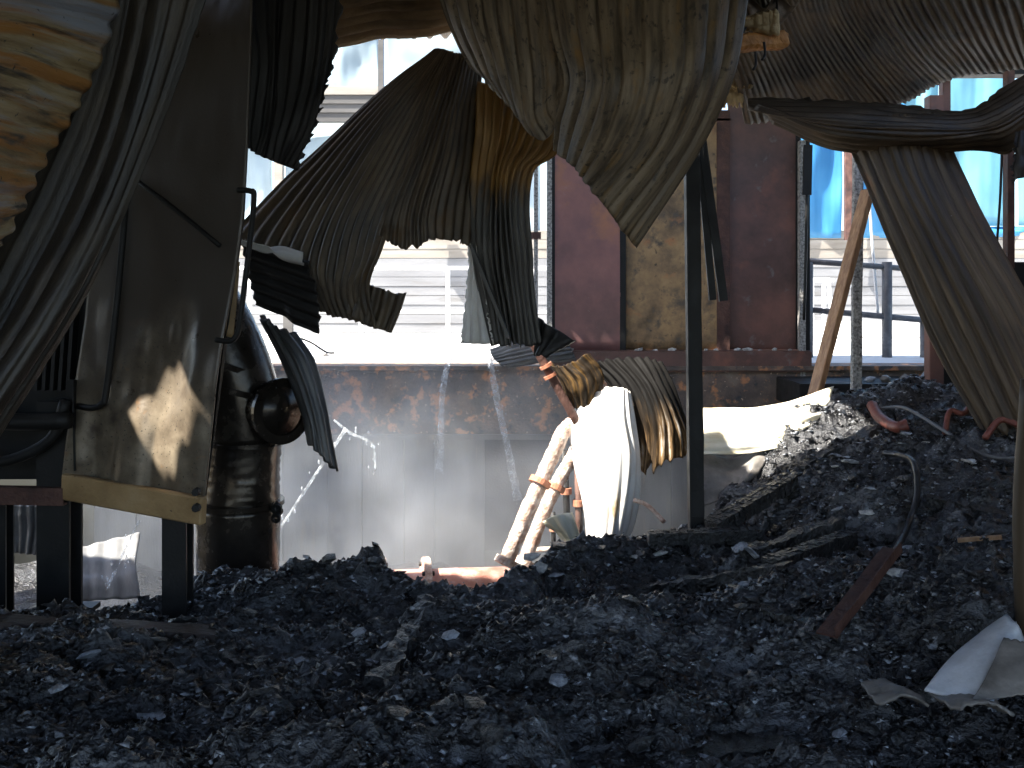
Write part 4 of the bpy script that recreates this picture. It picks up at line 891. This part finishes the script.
# ------------------------------------------------------------------ pieces lying in the debris
def board(x0, y0, x1, y1, w, d, m, label, cat='timber', lift=-.005, seed=0, rough=.02, cuts=14, prof='box', name='charred_board'):
    a, b = on_floor(x0, y0), on_floor(x1, y1); a.z += lift; b.z += lift
    return tag(bar(name, a, b, w, d, M[m], None, 0, rough, cuts, seed, prof=prof), label, cat)
board(-40, 622, 215, 640, .14, .06, 'rustdark', 'long dark rusty beam lying in front of the hopper legs', 'beam', -.02, 1, .006, 10, 'C', 'fallen_beam')
board(-40, 662, 30, 672, .25, .04, 'charwood', 'black flat board at the left edge of the debris', seed=2)
def cracked_timber(x0, y0, x1, y1, w, d, label, lift, seed):
    a, b = on_floor(x0, y0), on_floor(x1, y1); a.z += lift; b.z += lift
    M4, L = frame_between(a, b); rg = random.Random(seed); bm = bmesh.new(); n = int(L / .045)
    add_box(bm, 0, 0, L / 2, w * .86, d * .86, L)
    for i in range(n):
        for j in range(3):
            for k in range(2):
                hw = w / 3; vs_ = add_box(bm, (j - 1) * hw + rg.uniform(-.003, .003), (k - .5) * d / 2 + rg.uniform(-.003, .004), (i + .5) * L / n, hw * rg.uniform(.8, .95), d / 2 * rg.uniform(.95, 1.15), L / n * rg.uniform(.75, .92))
                for v in vs_: v.co += Vector((rg.uniform(-1, 1), rg.uniform(-1, 1), rg.uniform(-1, 1))) * .004
    bmesh.ops.transform(bm, matrix=M4, verts=bm.verts)
    return tag(from_bm('charred_timber', bm, M['charwood']), label, 'timber')
cracked_timber(648, 556, 762, 546, .11, .075, 'thick charred timber cracked into blocks at the foot of the black post', .085, 3)
cracked_timber(712, 536, 792, 490, .12, .08, 'cracked charred timber lying up the slope right of the black post', .06, 23)
cracked_timber(770, 575, 850, 545, .1, .08, 'cracked charred timber in the middle of the right slope', .07, 24)
board(430, 606, 378, 694, .09, .08, 'charwood', 'charred log lying lengthwise in the middle of the debris', lift=-.01, seed=4, rough=.03)
board(535, 690, 665, 648, .14, .04, 'charwood', 'long charred plank slanting across the centre of the debris', seed=5)
board(520, 668, 610, 640, .1, .03, 'charwood', 'short charred plank above the slanting plank', seed=6)
board(600, 762, 790, 742, .2, .03, 'charwood', 'wide charred plank at the bottom edge of the debris', seed=7)
board(640, 590, 790, 570, .1, .06, 'charwood', 'charred timber lying across the right of the debris', seed=8, rough=.02)
board(745, 560, 840, 530, .08, .08, 'charwood', 'charred stick of timber below the yellowish sheet', seed=9, rough=.02)
board(826, 664, 892, 578, .09, .05, 'redrust', 'dark red angle bar sticking out of the debris on the right', 'bar', .13, 11, .004, 6, 'L', 'angle_bar')
board(958, 546, 1002, 548, .03, .02, 'wood', 'short brown stick lying on the debris at right', 'stick', .03, 12, .003, 4, name='wood_stick')
board(180, 640, 260, 668, .1, .03, 'charwood', 'charred slat lying in the left of the debris', seed=13)
board(300, 600, 360, 592, .1, .05, 'charwood', 'charred timber stub near the rim by the red pipe', seed=14, rough=.02)
board(770, 610, 850, 640, .1, .05, 'charwood', 'charred timber left of the dark red angle bar', seed=15, rough=.02)
board(800, 470, 880, 430, .1, .06, 'charwood', 'charred rafter high on the slope below the window', seed=17, rough=.02)
board(930, 500, 1024, 520, .12, .05, 'charwood', 'charred timber on the debris at the right edge', seed=18, rough=.02)

def cable(pts, r, m, label, cat, name, lift=.02, n=40):
    P = []
    for p in pts:
        q = on_floor(p[0], p[1]); q.z += lift + (p[2] if len(p) > 2 else 0); P.append(q)
    return tag(tube(name, P, r, M[m], n=n, seg=8), label, cat)
cable([(884, 462, .05), (900, 470, .08), (914, 490, .1), (917, 512, .08), (908, 540, .05), (893, 566, .02)], .018, 'cable', 'black cable looping down the debris slope', 'cable', 'black_cable')
cable([(872, 418, .06), (880, 432, .06), (896, 438, .05), (908, 434, .03)], .04, 'hose', 'thick red-brown hose curled on top of the mound', 'hose', 'rubber_hose')
cable([(945, 440, .02), (950, 428, .1), (966, 425, .1), (978, 408, .22)], .018, 'hose', 'thin red hose looping up below the slanting sheet', 'hose', 'rubber_hose')
cable([(880, 420, .05), (905, 424, .06), (940, 440, .05), (985, 462, .03), (1030, 470, .02)], .012, 'greyrail', 'grey cable trailing right across the mound', 'cable', 'grey_cable')
cable([(985, 450, .05), (1000, 436, .1), (1020, 444, .08), (1040, 450, .03)], .02, 'hose', 'short red hose at the right edge of the mound', 'hose', 'rubber_hose')

# white curved plate and shards at the lower right
def plate(name, rows, m, label, seed, cat='plate', amp=0, ribs=5, thick=.008, dent=.004, rag=(.012, .02)):
    return sheet(name, rows, ribs, M[m], label, cat, amp=amp, dent=dent, rag=rag, nv=30, thick=thick, seed=seed)
plate('curved_plate', [[(924, 690, 3.72), (950, 698, 3.66), (975, 700, 3.62), (992, 702, 3.62)],
                       [(946, 664, 3.84), (966, 672, 3.72), (984, 676, 3.66), (1000, 678, 3.66)],
                       [(976, 636, 3.95), (990, 642, 3.8), (1004, 650, 3.74), (1016, 656, 3.76)],
                       [(1006, 614, 4.02), (1014, 618, 3.88), (1022, 630, 3.82), (1028, 650, 3.86)]], 'plastic', 'white curved plastic plate leaning out of the debris at lower right', 91)
plate('plate_shard', [[(1004, 640, 3.75), (1030, 645, 3.7)], [(985, 680, 3.62), (1030, 672, 3.6)], [(968, 704, 3.58), (1030, 694, 3.55)]], 'greyplate', 'dull grey shard beside the white curved plate', 92)
for i, (x, y, w, h, m, lab) in enumerate([(895, 712, .2, .09, 'greyplate', 'thin grey rim shard left of the white curved plate'), (968, 716, .22, .14, 'greyplate', 'rounded grey shard below the white curved plate'),
                                          (745, 566, .13, .07, 'ash', 'pale flake beside the charred timber on the right')]):
    p = on_floor(x, y, .05); sheet('shard', [[(p.x - w / 2, p.y + h * (j - 1), p.z + .02 * math.sin(j)) if k == 0 else (p.x + w / 2, p.y + h * (j - 1), p.z - .01) if k == 2 else (p.x, p.y + h * (j - 1) * 1.15, p.z + .035) for k in range(3)] for j in range(3)], 4, M[m], lab, 'shard', px=False, amp=0, dent=.012, rag=(.12, .12), nv=14, thick=.01, seed=200 + i)
# pole at the right edge
pr = empty('edge_pole', on_floor(1030, 620)); tag(pr, 'thin brown pole standing at the right edge of the debris', 'pole')
a = on_floor(1030, 640); tube('shaft', [Vector((a.x - .0, a.y, a.z - .05)), W(1026, 520, a.y), W(1034, 380, a.y)], .05, M['strap2'], pr, n=12, seg=14, rough=.06)
ring('foot', Vector((a.x, a.y, a.z + .02)), (0, 0, 1), .03, .07, .04, M['dark'], pr, 16)

# countable pale flakes and charred lumps
rgl = random.Random(21)
def flakes(name, spots, m, label, cat, group, lo, hi, flat):
    for (x, y) in spots:
        p = on_floor(x, y); s = rgl.uniform(lo, hi); bm = bmesh.new(); chunk_bm(bm, Vector((0, 0, 0)), s * rgl.uniform(1.1, 1.9), s, s * flat, rgl)
        o = from_bm(name, bm, M[m]); o.location = p + Vector((0, 0, s * flat * .35)); tag(o, label, cat, group)
flakes('ash_flake', [(285, 655), (302, 660), (372, 642), (385, 650), (360, 640), (668, 508), (700, 512), (835, 458), (852, 468), (925, 470), (968, 462), (905, 440), (812, 520), (838, 512), (870, 490), (885, 545), (910, 548), (900, 576), (745, 590), (840, 735), (560, 690), (610, 652), (330, 720), (152, 720), (90, 655), (60, 690), (230, 612), (480, 600), (555, 575), (450, 640)],
       'ash', 'pale blue-grey ash flake lying on the black debris', 'ash flake', 'ash flakes on the debris', .05, .11, .3)
flakes('glint_flake', [(835, 470), (846, 466), (925, 446), (966, 464), (972, 460), (868, 512), (905, 552), (912, 548), (893, 578), (742, 536), (730, 540), (660, 556), (640, 560)], 'brightash', 'bright white flake standing in for a glint on the dark right slope', 'ash flake', 'bright flakes on the right slope', .05, .1, .35)  # white colour stands in for glints on the slope
sp = []
while len(sp) < 45:
    x = rgl.uniform(-10, 1020); y = 590 + 175 * rgl.random() ** 1.3
    sp.append((x, y))
for _ in range(25):
    x = rgl.uniform(660, 1020); y = rgl.uniform(450, 590)
    if y > 520 - (x - 700) * .62: sp.append((x, y))
flakes('charred_lump', sp, 'charwood', 'black charred lump lying among the debris', 'charcoal', 'charred lumps on the debris', .04, .1, .45)
rim_sp = [(x, 566) for x in range(285, 460, 22)] + [(x, 556) for x in range(500, 660, 20)] + [(20 + x * 24, 586) for x in range(10)]
flakes('charred_lump', rim_sp, 'charwood', 'black charred lump on the rim above the pit', 'charcoal', 'charred lumps on the rim', .05, .1, .6)

# ------------------------------------------------------------------ smoke hanging in the pit
def smoke(lo, hi, dens, label):
    o = wbox('smoke', lo, hi, None); tag(o, label, 'smoke', kind='stuff')
    m = bpy.data.materials.new('drifting_smoke'); m.use_nodes = True; nt = m.node_tree; N, L = nt.nodes, nt.links
    N.remove(N['Principled BSDF']); v = N.new('ShaderNodeVolumeScatter'); v.inputs['Color'].default_value = (.93, .96, 1, 1); v.inputs['Anisotropy'].default_value = .1
    tc = N.new('ShaderNodeTexCoord'); mp = N.new('ShaderNodeMapping'); L.new(tc.outputs['Generated'], mp.inputs[0]); mp.inputs['Location'].default_value = (-1, -1, -1); mp.inputs['Scale'].default_value = (2, 2, 2)
    gr = N.new('ShaderNodeTexGradient'); gr.gradient_type = 'SPHERICAL'; L.new(mp.outputs[0], gr.inputs[0])
    nz = N.new('ShaderNodeTexNoise'); nz.inputs['Scale'].default_value = 1.6; nz.inputs['Detail'].default_value = 4; L.new(tc.outputs['Object'], nz.inputs['Vector'])
    mr = N.new('ShaderNodeMapRange'); mr.inputs['From Min'].default_value = .36; mr.inputs['From Max'].default_value = .68; L.new(nz.outputs['Fac'], mr.inputs['Value'])
    mul = N.new('ShaderNodeMath'); mul.operation = 'MULTIPLY'; L.new(gr.outputs['Fac'], mul.inputs[0]); L.new(mr.outputs[0], mul.inputs[1])
    m2 = N.new('ShaderNodeMath'); m2.operation = 'MULTIPLY'; m2.inputs[1].default_value = dens; L.new(mul.outputs[0], m2.inputs[0])
    L.new(m2.outputs[0], v.inputs['Density']); L.new(v.outputs[0], N['Material Output'].inputs['Volume'])
    o.data.materials.clear(); o.data.materials.append(m)
smoke((-4.4, 6.9, -2.1), (2.2, 10.7, 1.35), .62, 'pale smoke drifting in the sunlit pit')
